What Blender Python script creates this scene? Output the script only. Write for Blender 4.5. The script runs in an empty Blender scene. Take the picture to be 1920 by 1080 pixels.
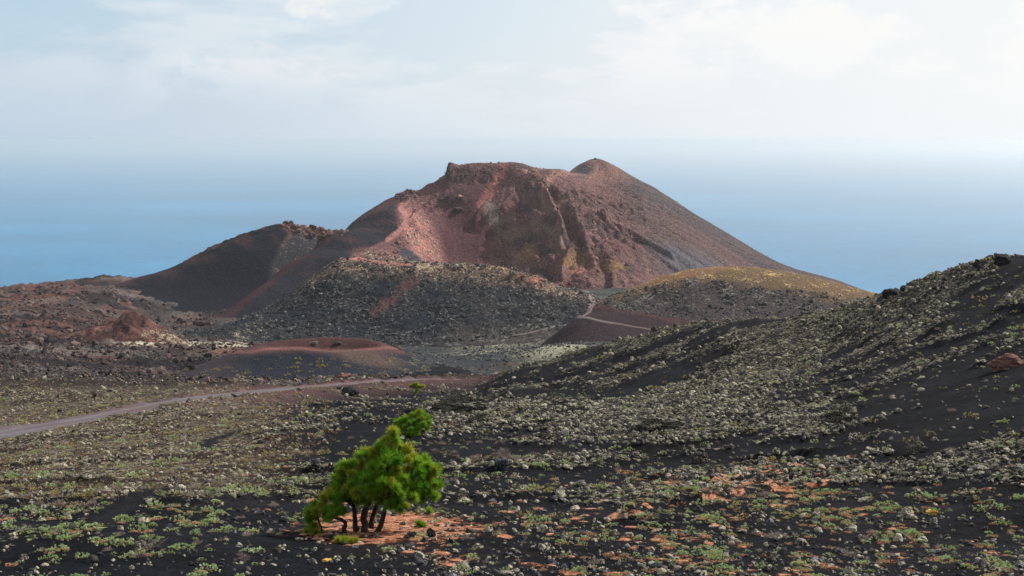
import bpy, bmesh, math, random
import numpy as np
from mathutils import Vector, Matrix, Euler

random.seed(7)
RNG = np.random.default_rng(11)
SC = bpy.context.scene
COL = SC.collection

# ------------------------------------------------------------------ camera, sky, sun, exposure
ZC = 520.0                       # eye height above the sea, metres
FPX = 2600.0                     # focal length in photo pixels (1920 wide)
PITCH = math.atan((540 - 262) / FPX)
cam_d = bpy.data.cameras.new('camera')
cam_d.sensor_width = 36.0
cam_d.lens = FPX / 1920 * 36.0
cam_d.clip_start = 0.3
cam_d.clip_end = 300000
cam = bpy.data.objects.new('camera', cam_d)
cam.location = (0, 0, ZC)
cam.rotation_euler = (math.pi / 2 - PITCH, 0, 0)
COL.objects.link(cam)
SC.camera = cam

SUN_AZ = math.radians(62)        # clockwise from the view direction (+Y)
SUN_EL = math.radians(38)
SUN_DIR = Vector((math.sin(SUN_AZ) * math.cos(SUN_EL), math.cos(SUN_AZ) * math.cos(SUN_EL), math.sin(SUN_EL)))

SC.view_settings.view_transform = 'Standard'
SC.view_settings.look = 'None'
SC.view_settings.gamma = 1
SC.view_settings.use_curve_mapping = False
SC.view_settings.exposure = 0.5
SC.cycles.use_denoising = True
SC.cycles.max_bounces = 8
SC.cycles.diffuse_bounces = 2
SC.cycles.volume_bounces = 5
SC.cycles.transparent_max_bounces = 8
SC.cycles.sample_clamp_indirect = 4


class NT:
    """tiny node-tree helper"""
    def __init__(s, tree):
        s.t = tree; s.n = tree.nodes; s.l = tree.links
    def new(s, kind, **kw):
        nd = s.n.new(kind)
        for k, v in kw.items():
            setattr(nd, k, v)
        return nd
    def put(s, sock, v):
        if hasattr(v, 'is_output') or hasattr(v, 'links'):
            s.l.new(v, sock)
        else:
            if sock.type == 'RGBA' and len(v) == 3: v = (*v, 1)
            sock.default_value = v
    def math(s, op, a, b=0.0, c=0.0, clamp=False):
        nd = s.new('ShaderNodeMath', operation=op, use_clamp=clamp)
        for i, v in enumerate((a, b, c)): s.put(nd.inputs[i], v)
        return nd.outputs[0]
    def vmath(s, op, a, b=(0, 0, 0)):
        nd = s.new('ShaderNodeVectorMath', operation=op)
        s.put(nd.inputs[0], a)
        if op == 'SCALE': s.put(nd.inputs['Scale'], b)
        else: s.put(nd.inputs[1], b)
        return nd.outputs['Value'] if op in ('DOT_PRODUCT', 'LENGTH', 'DISTANCE') else nd.outputs[0]
    def mix(s, f, a, b, blend='MIX'):
        nd = s.new('ShaderNodeMix', data_type='RGBA', blend_type=blend)
        s.put(nd.inputs['Factor'], f); s.put(nd.inputs[6], a); s.put(nd.inputs[7], b)
        return nd.outputs[2]
    def noise(s, vec, scale, detail=4, rough=0.55, dist=0.0):
        nd = s.new('ShaderNodeTexNoise')
        s.put(nd.inputs['Vector'], vec)
        nd.inputs['Scale'].default_value = scale; nd.inputs['Detail'].default_value = detail
        nd.inputs['Roughness'].default_value = rough; nd.inputs['Distortion'].default_value = dist
        return nd.outputs[0]
    def sstep(s, v, lo, hi, to0=0.0, to1=1.0):
        nd = s.new('ShaderNodeMapRange', interpolation_type='SMOOTHSTEP')
        for i, x in enumerate((v, lo, hi, to0, to1)): s.put(nd.inputs[i], x)
        return nd.outputs[0]
    def attr(s, name):
        return s.new('ShaderNodeAttribute', attribute_name=name)


world = bpy.data.worlds.new('World')
SC.world = world
world.use_nodes = True
w = NT(world.node_tree); w.n.clear()
tc = w.new('ShaderNodeTexCoord').outputs['Generated']
d = w.vmath('NORMALIZE', tc)
sep = w.new('ShaderNodeSeparateXYZ'); w.l.new(d, sep.inputs[0])
dz = w.math('MAXIMUM', sep.outputs['Z'], 0.0)
sky = w.new('ShaderNodeTexSky', sky_type='NISHITA', sun_disc=False, sun_elevation=SUN_EL, sun_rotation=SUN_AZ,
            altitude=500, air_density=1.0, dust_density=2.0, ozone_density=1.5)
base = w.mix(1.0, sky.outputs[0], (0.13, 0.13, 0.13), 'MULTIPLY')
cs = w.vmath('DOT_PRODUCT', d, tuple(SUN_DIR))                      # closeness to the sun
near_sun = w.sstep(cs, 0.0, 0.64)
cloud_lit = w.mix(near_sun, (0.70, 0.77, 0.82), (0.97, 0.955, 0.94))
# high thin cloud, with pale blue gaps
inv = w.math('DIVIDE', 1.0, w.math('ADD', dz, 0.22))
flat = w.vmath('MULTIPLY', w.vmath('SCALE', d, inv), (1.0, 1.0, 0))
n_hi = w.noise(flat, 1.7, 8, 0.58, 0.35)
sheet = w.math('MAXIMUM', w.sstep(n_hi, 0.42, 0.60), w.math('MULTIPLY', w.math('MULTIPLY', near_sun, near_sun), 0.90))
# heaped clouds low down
lump = w.vmath('MULTIPLY', d, (1.0, 1.0, 1.9))
n_lo = w.noise(lump, 7.5, 10, 0.60, 0.1)
n_big = w.noise(w.vmath('ADD', lump, (0.31, 0.0, 0.13)), 3.0, 2, 0.5)
heap = w.math('MULTIPLY', w.sstep(n_lo, 0.47, 0.555), w.sstep(n_big, 0.36, 0.50))
heap = w.math('MULTIPLY', heap, w.sstep(dz, 0.012, 0.05))
clear = w.mix(0.55, base, (0.42, 0.66, 0.86))
c1 = w.mix(w.math('MULTIPLY', sheet, 0.86), clear, cloud_lit)
c2 = w.mix(w.math('MULTIPLY', heap, 0.85), c1, w.mix(near_sun, (0.93, 0.92, 0.91), (1.0, 0.97, 0.945)))
# bright band of sea air near the horizon
up = w.math('SUBTRACT', 1.0, w.math('MINIMUM', dz, 1.0))
c3 = w.mix(w.math('MULTIPLY', w.math('POWER', up, 14.0), 0.70), c2, w.mix(near_sun, (0.60, 0.71, 0.82), (0.95, 0.94, 0.935)))
c3 = w.mix(w.math('MULTIPLY', w.math('POWER', up, 18.0), 0.97), c3, w.mix(near_sun, (0.48, 0.60, 0.74), (0.90, 0.935, 0.955)))
bg = w.new('ShaderNodeBackground')
w.l.new(c3, bg.inputs['Color']); bg.inputs['Strength'].default_value = 0.72
out = w.new('ShaderNodeOutputWorld'); w.l.new(bg.outputs[0], out.inputs['Surface'])

sun_d = bpy.data.lights.new('sun', 'SUN')
sun_d.energy = 5.0
sun_d.angle = math.radians(1.0)
sun_d.color = (1.0, 0.96, 0.90)
sun = bpy.data.objects.new('sun', sun_d)
sun.rotation_euler = SUN_DIR.to_track_quat('Z', 'Y').to_euler()
COL.objects.link(sun)

# ------------------------------------------------------------------ helpers
CP, SP = math.cos(PITCH), math.sin(PITCH)

def ray(px, py):
    px = np.asarray(px, float); py = np.asarray(py, float)
    u = (px - 960) / FPX; v = (540 - py) / FPX
    return u, CP + v * SP, -SP + v * CP

def P(px, py, D):
    """the world point seen at a photo pixel, D metres ahead"""
    dx, dy, dzz = ray(px, py)
    return np.stack([dx * D / dy, np.asarray(D, float) + 0 * dx, ZC + dzz * D / dy], -1)

def proj(x, y, z):
    zz = z - ZC
    f = y * CP - zz * SP
    v = y * SP + zz * CP
    f = np.where(f < 0.1, 0.1, f)
    return 960 + FPX * x / f, 540 - FPX * v / f

def perlin(x, y, seed=0):
    x = np.asarray(x, float); y = np.asarray(y, float)
    xi = np.floor(x).astype(np.int64); yi = np.floor(y).astype(np.int64)
    xf = x - xi; yf = y - yi
    def g(ix, iy):
        h = (ix * 374761393 + iy * 668265263 + seed * 974634777) & 0xFFFFFFFF
        h = ((h ^ (h >> 13)) * 1274126177) & 0xFFFFFFFF
        h = h ^ (h >> 16)
        a = (h & 0xFFFF) / 65536.0 * 2 * np.pi
        return np.cos(a), np.sin(a)
    u = xf * xf * xf * (xf * (xf * 6 - 15) + 10); v = yf * yf * yf * (yf * (yf * 6 - 15) + 10)
    def dot(ox, oy):
        gx, gy = g(xi + ox, yi + oy)
        return gx * (xf - ox) + gy * (yf - oy)
    a = dot(0, 0) * (1 - u) + dot(1, 0) * u
    b = dot(0, 1) * (1 - u) + dot(1, 1) * u
    return (a * (1 - v) + b * v) * 1.5

def fbm(x, y, oct=4, seed=0, gain=0.5):
    r = 0; amp = 1; tot = 0
    for i in range(oct):
        r = r + amp * perlin(x * 2 ** i, y * 2 ** i, seed + i * 17); tot += amp; amp *= gain
    return r / tot

def ridged(x, y, oct=4, seed=0, gain=0.5):
    r = 0; amp = 1; tot = 0
    for i in range(oct):
        r = r + amp * (1 - 2 * np.abs(perlin(x * 2 ** i, y * 2 ** i, seed + i * 17))); tot += amp; amp *= gain
    return r / tot

def ss(v, lo, hi):
    t = np.clip((np.asarray(v, float) - lo) / (hi - lo), 0, 1)
    return t * t * (3 - 2 * t)

def blob(px, py, cx, cy, rx, ry, rot=0.0, soft=0.6):
    c, s = math.cos(math.radians(rot)), math.sin(math.radians(rot))
    a = ((px - cx) * c + (py - cy) * s) / rx; b = (-(px - cx) * s + (py - cy) * c) / ry
    return 1 - ss(np.sqrt(a * a + b * b), 1 - soft, 1 + soft)

def seg_dist(px, py, pts):
    """distance to a polyline"""
    best = np.full(np.shape(px), 1e9)
    for (x0, y0), (x1, y1) in zip(pts[:-1], pts[1:]):
        dx, dy = x1 - x0, y1 - y0
        t = np.clip(((px - x0) * dx + (py - y0) * dy) / (dx * dx + dy * dy), 0, 1)
        best = np.minimum(best, np.hypot(px - x0 - t * dx, py - y0 - t * dy))
    return best

class TPS:
    def __init__(s, pts, vals, lam=1e-6):
        s.p = np.asarray(pts, float); s.m = s.p.mean(0); s.sc = s.p.std(0).mean()
        q = (s.p - s.m) / s.sc; s.q = q
        n = len(q); K = s.k(q, q) + lam * np.eye(n)
        Pm = np.c_[np.ones(n), q]
        A = np.block([[K, Pm], [Pm.T, np.zeros((3, 3))]])
        sol = np.linalg.solve(A, np.r_[np.asarray(vals, float), 0, 0, 0])
        s.w, s.a = sol[:n], sol[n:]
    @staticmethod
    def k(a, b):
        r2 = ((a[:, None, :] - b[None, :, :]) ** 2).sum(-1)
        return 0.5 * r2 * np.log(r2 + 1e-12)
    def __call__(s, x, y):
        sh = np.shape(x); q = np.c_[(np.ravel(x) - s.m[0]) / s.sc, (np.ravel(y) - s.m[1]) / s.sc]
        o = np.empty(len(q))
        for i in range(0, len(q), 40000):
            qq = q[i:i + 40000]
            o[i:i + 40000] = s.k(qq, s.q) @ s.w + s.a[0] + qq @ s.a[1:]
        return o.reshape(sh)

def tag(o, label=None, cat=None, group=None, kind=None):
    if label: o['label'] = label
    if cat: o['category'] = cat
    if group: o['group'] = group
    if kind: o['kind'] = kind
    return o

def mesh_np(name, verts, faces, mat=None, smooth=True):
    me = bpy.data.meshes.new(name)
    verts = np.ascontiguousarray(verts, np.float32); faces = np.ascontiguousarray(faces, np.int32)
    k = faces.shape[1]
    me.vertices.add(len(verts)); me.vertices.foreach_set('co', verts.ravel())
    me.loops.add(faces.size); me.loops.foreach_set('vertex_index', faces.ravel())
    me.polygons.add(len(faces))
    me.polygons.foreach_set('loop_start', np.arange(0, faces.size, k, dtype=np.int32))
    me.polygons.foreach_set('use_smooth', np.full(len(faces), smooth))
    me.update(calc_edges=True); me.validate()
    if mat: me.materials.append(mat)
    return me

def add_col(me, name, rgb):
    a = me.attributes.new(name, 'FLOAT_COLOR', 'POINT')
    c = np.ones((len(rgb), 4), np.float32); c[:, :3] = rgb
    a.data.foreach_set('color', c.ravel())

def add_f(me, name, v):
    a = me.attributes.new(name, 'FLOAT', 'POINT')
    a.data.foreach_set('value', np.ascontiguousarray(v, np.float32))

def link(name, me, parent=None):
    o = bpy.data.objects.new(name, me); COL.objects.link(o)
    if parent: o.parent = parent
    return o

def lerp(a, b, t):
    t = np.asarray(t)[..., None]
    return np.asarray(a) * (1 - t) + np.asarray(b) * t

# ------------------------------------------------------------------ terrain heights
# control heights: photo pixel + distance for what is seen, plus points behind the crests
G = []
def g(*a):
    for px, py, D in a: G.append(P(px, py, D))
def gw(*a):
    for x, y, dz_ in a: G.append(np.array([x, y, ZC + dz_]))
gw((0, 0, -1.7), (-10, 0, -2.2), (12, 0, -1.3), (0, 12, -4.2), (-12, 14, -5.2), (14, 14, -4.6), (-30, 10, -6), (32, 10, -3))
g((-500, 1080, 31), (0, 1080, 31), (480, 1080, 31.5), (960, 1080, 32), (1440, 1080, 32), (1920, 1080, 32), (2420, 1080, 32))
g((-500, 1000, 37), (0, 1000, 37), (350, 1000, 38.5), (690, 1000, 40), (1100, 1000, 40.5), (1500, 1000, 41), (1920, 1000, 41), (2420, 1000, 40))
g((-500, 900, 58), (0, 900, 56), (300, 900, 56), (640, 900, 56), (960, 900, 56), (1300, 900, 55), (1620, 900, 52), (1920, 900, 48), (2420, 850, 46))
g((-500, 850, 75), (0, 850, 78), (300, 840, 74), (640, 820, 76), (800, 812, 78), (1050, 815, 78), (1300, 815, 74), (1600, 810, 66), (1920, 790, 57), (2420, 700, 54))
g((-500, 830, 92), (-150, 830, 95), (0, 812, 97), (70, 798, 102), (170, 785, 110), (270, 762, 126), (380, 740, 150), (480, 735, 155), (600, 718, 182), (760, 707, 203), (900, 700, 216))
g((200, 800, 96), (480, 770, 108), (700, 745, 130), (900, 745, 135), (1100, 740, 135), (1300, 735, 112), (1500, 730, 96), (1700, 715, 82), (1920, 690, 72), (2420, 560, 68))
g((1000, 690, 190), (1150, 680, 168), (1300, 668, 150), (1450, 647, 140), (1600, 624, 125), (1750, 603, 108), (1920, 582, 94), (2420, 420, 88))
# crest of the near slope and its hidden back
crest = [(900, 702, 216), (1000, 682, 222), (1080, 666, 220), (1150, 652, 215), (1220, 631, 205), (1270, 621, 200), (1380, 613, 190), (1480, 602, 182), (1560, 588, 174), (1640, 563, 165), (1700, 541, 156), (1760, 517, 146), (1830, 497, 138), (1920, 485, 130), (2200, 445, 122), (2500, 395, 118)]
for px, py, D in crest[3:]:
    g((px, py, D))
    b = P(px, py, D * 1.22); G.append(b + np.array([0, 0, -0.09 * D]))
    b = P(px, py, D * 1.7); G.append(b + np.array([0, 0, -0.15 * D]))
g((950, 700, 240), (900, 705, 300), (1000, 700, 300), (900, 690, 400), (1000, 686, 400), (1100, 686, 400), (1200, 680, 430), (1250, 665, 450), (1400, 640, 450), (1600, 650, 430), (1900, 640, 400), (2500, 640, 400))
# behind the road: lava field
g((-400, 760, 150), (0, 745, 150), (200, 735, 160), (330, 715, 190), (100, 700, 220), (-400, 700, 210))
g((370, 712, 285), (560, 716, 270), (600, 716, 285), (760, 695, 300), (850, 686, 320), (620, 668, 350))
g((-400, 650, 340), (0, 655, 330), (200, 655, 350), (380, 660, 400), (500, 655, 520))
g((-400, 620, 480), (0, 620, 480), (150, 640, 480), (260, 640, 490), (350, 650, 480), (440, 650, 560))
g((-400, 590, 700), (0, 590, 680), (120, 590, 640), (220, 612, 680), (340, 632, 690))
g((-400, 560, 950), (-100, 553, 980), (0, 549, 1000), (60, 551, 960), (110, 543, 1010), (160, 545, 900), (210, 529, 1060), (260, 523, 1100), (240, 575, 880), (300, 600, 870), (400, 600, 850), (340, 545, 1150))
g((700, 648, 650), (900, 648, 640), (1000, 650, 600), (850, 668, 480), (950, 664, 470), (1080, 645, 590), (1100, 592, 690), (1110, 578, 730), (1150, 550, 860), (1200, 545, 880), (1060, 580, 740))
g((600, 600, 850), (900, 570, 850), (1300, 590, 800), (1600, 580, 800), (2000, 580, 800), (2600, 580, 800))
g((900, 585, 1150), (1400, 580, 1150), (1900, 580, 1150), (2600, 580, 1150))
for px in (-700, 0, 600, 1200, 1900, 2600):
    g((px, 640, 1700), (px, 700, 2600))
G = np.array(G)
_ok = np.linspace(0, 1, 2)
def gq(x, y):
    yy = np.maximum(np.asarray(y, float), -9) + 15
    return np.asarray(x, float) / yy * 2.2, np.log(yy)
_qx, _qy = gq(G[:, 0], G[:, 1])
_gt = TPS(np.c_[_qx, _qy], (G[:, 2] - ZC) / (np.maximum(G[:, 1], -9) + 15), lam=2e-4)

ROAD = [(-260, 850, 88), (-120, 832, 93), (0, 811, 97), (70, 798, 102), (170, 784, 110), (270, 760, 126), (330, 747, 139), (380, 739, 150), (440, 733, 158), (520, 726, 170), (600, 718, 182), (680, 712, 192), (760, 707, 203), (840, 703, 210), (900, 700, 216), (960, 697, 224)]
_rp = P(*np.array(ROAD).T)[:, :2]
ROADXY = []
for i in range(len(_rp) - 1):
    for t in np.linspace(0, 1, 6, endpoint=False): ROADXY.append(_rp[i] * (1 - t) + _rp[i + 1] * t)
ROADXY = np.array(ROADXY)
for _ in range(4): ROADXY[1:-1] = (ROADXY[:-2] + 2 * ROADXY[1:-1] + ROADXY[2:]) / 4

CORR_PX = [800, 900, 1000, 1080, 1150, 1220, 1270, 1380, 1480, 1560, 1640, 1700, 1760, 1830, 1920, 2200]
CORR_DY = [4, 10, 7, 12, 16, 14, 15, 14, 23, 35, 36, 32, 20, 10, 11, 10]

def base_ground(x, y):
    qx, qy = gq(x, y)
    yy = np.maximum(np.asarray(y, float), -9) + 15
    k = np.interp(960 + FPX * np.asarray(x, float) / np.maximum(yy - 15, 5), CORR_PX, CORR_DY)
    return ZC + _gt(qx, qy) * yy - k * ss(y, 70, 150) * (1 - ss(y, 260, 420)) * yy / FPX

def band(x, y):
    """0..1: lichen-crusted lava rubble lying in streaks across the slope"""
    wx = x + 5 * fbm(x / 22, y / 22, 2, 90); wy = y + 4.5 * fbm(x / 16, y / 16, 3, 91)
    c, s = math.cos(0.30), math.sin(0.30)
    a, b = wx * c + wy * s, -wx * s + wy * c
    k = 1 + ss(y, 60, 160) * 0.9
    n = fbm(a / (14 * k), b / (3.6 * k), 3, 92) + 0.5 * fbm(x / 7, y / 5, 3, 93)
    return n

def zones(x, y):
    z0 = base_ground(x, y)
    px, py = proj(x, y, z0)
    return z0, px, py

def rock_amount(x, y, px, py):
    """cover of lava rubble on the near slope, 0..1"""
    n = band(x, y)
    thr = np.full(np.shape(x), 0.02)
    right = ss(px, 900, 1500) * (1 - ss(py, 900, 960))
    thr = thr - 0.22 * right * ss(py, 720, 620)
    thr = thr - 0.10 * right - 0.16 * right * fbm(x / 16, y / 22, 3, 94)
    thr = thr + 0.40 * blob(px, py, 1740, 765, 170, 50, -8)
    thr = thr + 0.45 * blob(px, py, 690, 800, 110, 26, -14) + 0.4 * blob(px, py, 600, 850, 120, 14, -10)
    thr = thr + 0.5 * ss(py, 930, 985)
    thr = thr + 0.35 * blob(px, py, 1450, 850, 220, 22, 0)
    thr = thr - 0.30 * blob(px, py, 880, 770, 90, 35) - 0.35 * blob(px, py, 1240, 800, 140, 40) - 0.3 * blob(px, py, 1520, 870, 160, 22, -4) - 0.4 * blob(px, py, 1850, 890, 150, 50, -10)
    thr = thr - 0.25 * blob(px, py, 1000, 810, 200, 25)
    left = (1 - ss(px, 520, 640)) 
    thr = np.where(True, thr + 0.10 * left * ss(py, 960, 900), thr)
    return ss(n, thr, thr + 0.22)

def lava_field(px, py, y):
    return ss(y, 165, 215) * (1 - ss(px, 620, 800)) 

def ground_z(x, y, parts=False):
    z0, px, py = zones(x, y)
    near = 1 - ss(y, 200, 300)
    ra = rock_amount(x, y, px, py) * near
    rd = seg_dist(x, y, ROADXY)
    road = 1 - ss(rd, 2.2, 3.6)
    # the slope falls a little lower between the viewer and the far stretch of the road
    dip = ss(px, 460, 560) * (1 - ss(px, 880, 960)) * ss(y, 112, 138) * (1 - ss(y, 195, 220))
    z = z0 - 1.4 * dip * ss(rd, 3.0, 14.0)
    sc_ = np.clip(y / 60, 0.25, 3)
    # ash slope: gentle dunes; rubble banks stand proud and rough
    amp_n = near * (1 - road) * (1 - 0.75 * dip)
    z = z + amp_n * (0.22 * sc_ * fbm(x / 9, y / 9, 3, 5) + 0.05 * fbm(x / 1.3, y / 1.3, 3, 6))
    z = z + amp_n * ra * (0.16 * sc_ + 0.30 * sc_ * np.maximum(0, fbm(x / 2.4, y / 2.4, 4, 7)) + 0.10 * ridged(x / 0.9, y / 0.9, 2, 8))
    # ridges that run down the near slope
    z = z + near * ss(y, 70, 130) * ss(px, 1050, 1450) * 0.9 * fbm(x / 14, y / 20, 3, 14)
    crestk = ss(y, 110, 140) * ss(px, 1550, 1750) * near
    z = z + crestk * 0.9 * np.maximum(0, fbm(x / 5, y / 5, 3, 15))
    # blocky lava field to the left, far valley floor
    lf = lava_field(px, py, y) * (1 - road)
    for k, wt in ((0.45, 1 - ss(y, 260, 340)), (1.0, ss(y, 260, 340) * (1 - ss(y, 560, 700))), (1.9, ss(y, 560, 700))):
        z = z + lf * wt * k * (3.2 * fbm(x / (34 * k), y / (34 * k), 5, 20, 0.62) + 1.8 * ridged(x / (14 * k), y / (14 * k), 5, 21, 0.65) - 0.8)
    # low red knolls on the skyline at the far left
    z = z + ss(y, 850, 960) * (1 - ss(px, 200, 330)) * 3.5 * ridged(x / 45, y / 45, 4, 22)
    vf = ss(y, 300, 420) * ss(px, 620, 800) * (1 - ss(y, 900, 1000))
    z = z + vf * (1.2 * fbm(x / 40, y / 40, 4, 23) + 0.5 * ridged(x / 12, y / 12, 3, 24))
    z = z - road * 0.12
    if parts: return z, px, py, ra, rd, road, lf, vf, near
    return z

# generic hills: own control heights in plain world coordinates
class Hill:
    def __init__(s, pts, rough, res, box, lam=1e-6, backs=()):
        W = [P(*p) for p in pts]
        for (px, py, D), (dx, dy, dzz) in backs: W.append(P(px, py, D) + np.array([dx, dy, dzz]))
        W = np.array(W); s.t = TPS(W[:, :2], W[:, 2], lam); s.rough = rough; s.res = res; s.box = box; s.W = W
    def z(s, x, y):
        z = s.t(x, y); px, py = proj(x, y, z)
        return z + s.rough(x, y, px, py, z)
    def grid(s):
        x0, x1, y0, y1 = s.box
        xs = np.arange(x0, x1 + s.res, s.res); ys = np.arange(y0, y1 + s.res, s.res)
        X, Y = np.meshgrid(xs, ys); Z = s.z(X, Y)
        gz = ground_z(X.ravel(), Y.ravel()).reshape(X.shape)
        keep = Z > gz - 4
        f = keep[:-1, :-1] | keep[1:, :-1] | keep[:-1, 1:] | keep[1:, 1:]
        n = len(xs); idx = np.arange(X.size).reshape(X.shape)
        F = np.stack([idx[:-1, :-1], idx[:-1, 1:], idx[1:, 1:], idx[1:, :-1]], -1)[f]
        used = np.unique(F); mp = -np.ones(X.size, int); mp[used] = np.arange(len(used))
        V = np.stack([X.ravel(), Y.ravel(), Z.ravel()], -1)[used]
        return V, mp[F]

# --- the big red cone with its open crater
VP = [(380, 625, 850), (430, 592, 870), (500, 535, 912), (560, 484, 950), (625, 437, 1000), (690, 400, 1050), (735, 371, 1082), (762, 363, 1092), (790, 356, 1098), (818, 340, 1106), (832, 330, 1108), (840, 319, 1110), (850, 316, 1112), (880, 314, 1118), (920, 313, 1122), (975, 307, 1126), (1020, 313, 1136), (1065, 322, 1150), (1105, 331, 1175),
      (1115, 297, 1215), (1068, 324, 1212), (1090, 307, 1214), (1085, 315, 1200), (1145, 307, 1212), (1180, 329, 1208), (1240, 360, 1200), (1300, 400, 1190), (1400, 460, 1180), (1480, 502, 1170), (1550, 521, 1160), (1620, 545, 1150),
      (752, 388, 1070), (766, 410, 1050), (750, 432, 1030), (725, 450, 1012), (700, 462, 988), (670, 480, 955), (645, 492, 925),
      (700, 425, 1030), (650, 470, 975), (600, 520, 925), (560, 545, 900), (500, 582, 868), (460, 610, 848),
      (790, 445, 1046), (800, 480, 1028), (835, 497, 1014), (860, 500, 1020), (868, 480, 1046), (800, 405, 1072), (830, 440, 1060), (860, 425, 1078),
      (900, 430, 1074), (900, 385, 1094), (900, 338, 1114), (850, 400, 1086), (835, 360, 1096), (950, 345, 1114), (860, 515, 1000),
      (990, 330, 1120), (1000, 375, 1094), (960, 400, 1086), (1030, 400, 1072), (1060, 440, 1044), (1090, 500, 1004), (1110, 540, 972),
      (935, 470, 1052), (960, 520, 1010), (1020, 532, 985), (1000, 450, 1050), (990, 500, 1016), (1045, 490, 1012), (940, 430, 1074),
      (1100, 350, 1146), (1150, 400, 1116), (1200, 450, 1082), (1250, 500, 1048), (1200, 530, 1000), (1150, 542, 978), (1300, 470, 1086), (1350, 510, 1060), (1250, 430, 1114), (1400, 512, 1090), (1200, 370, 1160), (1150, 350, 1176), (1300, 430, 1130),
      (1100, 570, 945), (1300, 570, 960), (1500, 565, 1050), (900, 560, 950), (700, 560, 890), (600, 600, 840), (480, 650, 815), (1650, 575, 1080)]
VB = [((430, 592, 870), (-40, 50, -32)), ((500, 535, 912), (-30, 55, -36)), ((560, 484, 950), (-25, 60, -45)), ((690, 400, 1050), (-20, 80, -55)), ((790, 355, 1098), (0, 80, -60)), ((880, 314, 1118), (0, 70, -45)), ((975, 307, 1126), (10, 75, -45)), ((1040, 315, 1145), (0, 90, -45)),
      ((1115, 297, 1215), (0, 70, -42)), ((1115, 297, 1215), (0, 150, -95)), ((975, 307, 1126), (0, 160, -100)), ((1240, 360, 1200), (30, 80, -50)), ((1400, 460, 1180), (40, 80, -50)), ((1550, 521, 1160), (60, 80, -50)), ((790, 355, 1098), (-30, 170, -110)), ((560, 484, 950), (-60, 130, -95)), ((1068, 324, 1212), (-30, 40, -30))]

V_RIBS = [([(1012, 365), (1035, 402), (1045, 432), (1057, 458)], 5.5, 8), ([(968, 322), (1000, 332), (1032, 355), (1062, 385)], 3.5, 9), ([(1067, 407), (1090, 440), (1100, 470), (1115, 507)], 5.0, 8),
          ([(1106, 468), (1122, 490), (1138, 515), (1137, 538)], -5.0, 8), ([(1052, 405), (1075, 450), (1085, 480)], -2.4, 11), ([(964, 380), (937, 400), (918, 411)], 4.0, 7), ([(995, 400), (970, 412), (940, 425), (918, 440)], -4.0, 8),
          ([(998, 422), (1032, 429), (1050, 452), (1050, 474)], 4.5, 8), ([(985, 440), (960, 455), (935, 470)], -3.5, 9), ([(1070, 480), (1060, 505), (1052, 530)], 3.5, 7), ([(940, 450), (950, 480), (945, 505)], -3.5, 8), ([(975, 350), (985, 375), (978, 395)], -3.0, 9),
          ([(1000, 345), (990, 365), (1004, 385)], 2.5, 7), ([(912, 388), (898, 405), (890, 422)], 3.0, 7), ([(1085, 350), (1100, 380), (1130, 400)], -2.6, 7), ([(985, 470), (1005, 490), (1030, 500)], 3.5, 8), ([(1010, 480), (1025, 510), (1035, 530)], -3.5, 8)]
V_LEDGES = [([(836, 336), (870, 340), (905, 338), (930, 330)], 4.0, 0), ([(836, 325), (880, 327), (925, 321)], 3.0, 0), ([(1060, 390), (1090, 393), (1128, 402)], 3.2, 0), ([(1072, 408), (1105, 412), (1140, 422)], 3.2, 0), ([(1098, 421), (1130, 430), (1165, 447)], 2.8, 0), ([(1128, 419), (1180, 443), (1262, 486)], 2.6, 0), ([(1068, 363), (1105, 382), (1138, 388)], 2.4, 0), ([(832, 382), (852, 386), (872, 380)], 4.0, 0), ([(770, 418), (790, 400), (812, 384)], 2.5, 0), ([(925, 425), (955, 432), (990, 428)], 3.0, 0)]

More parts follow.
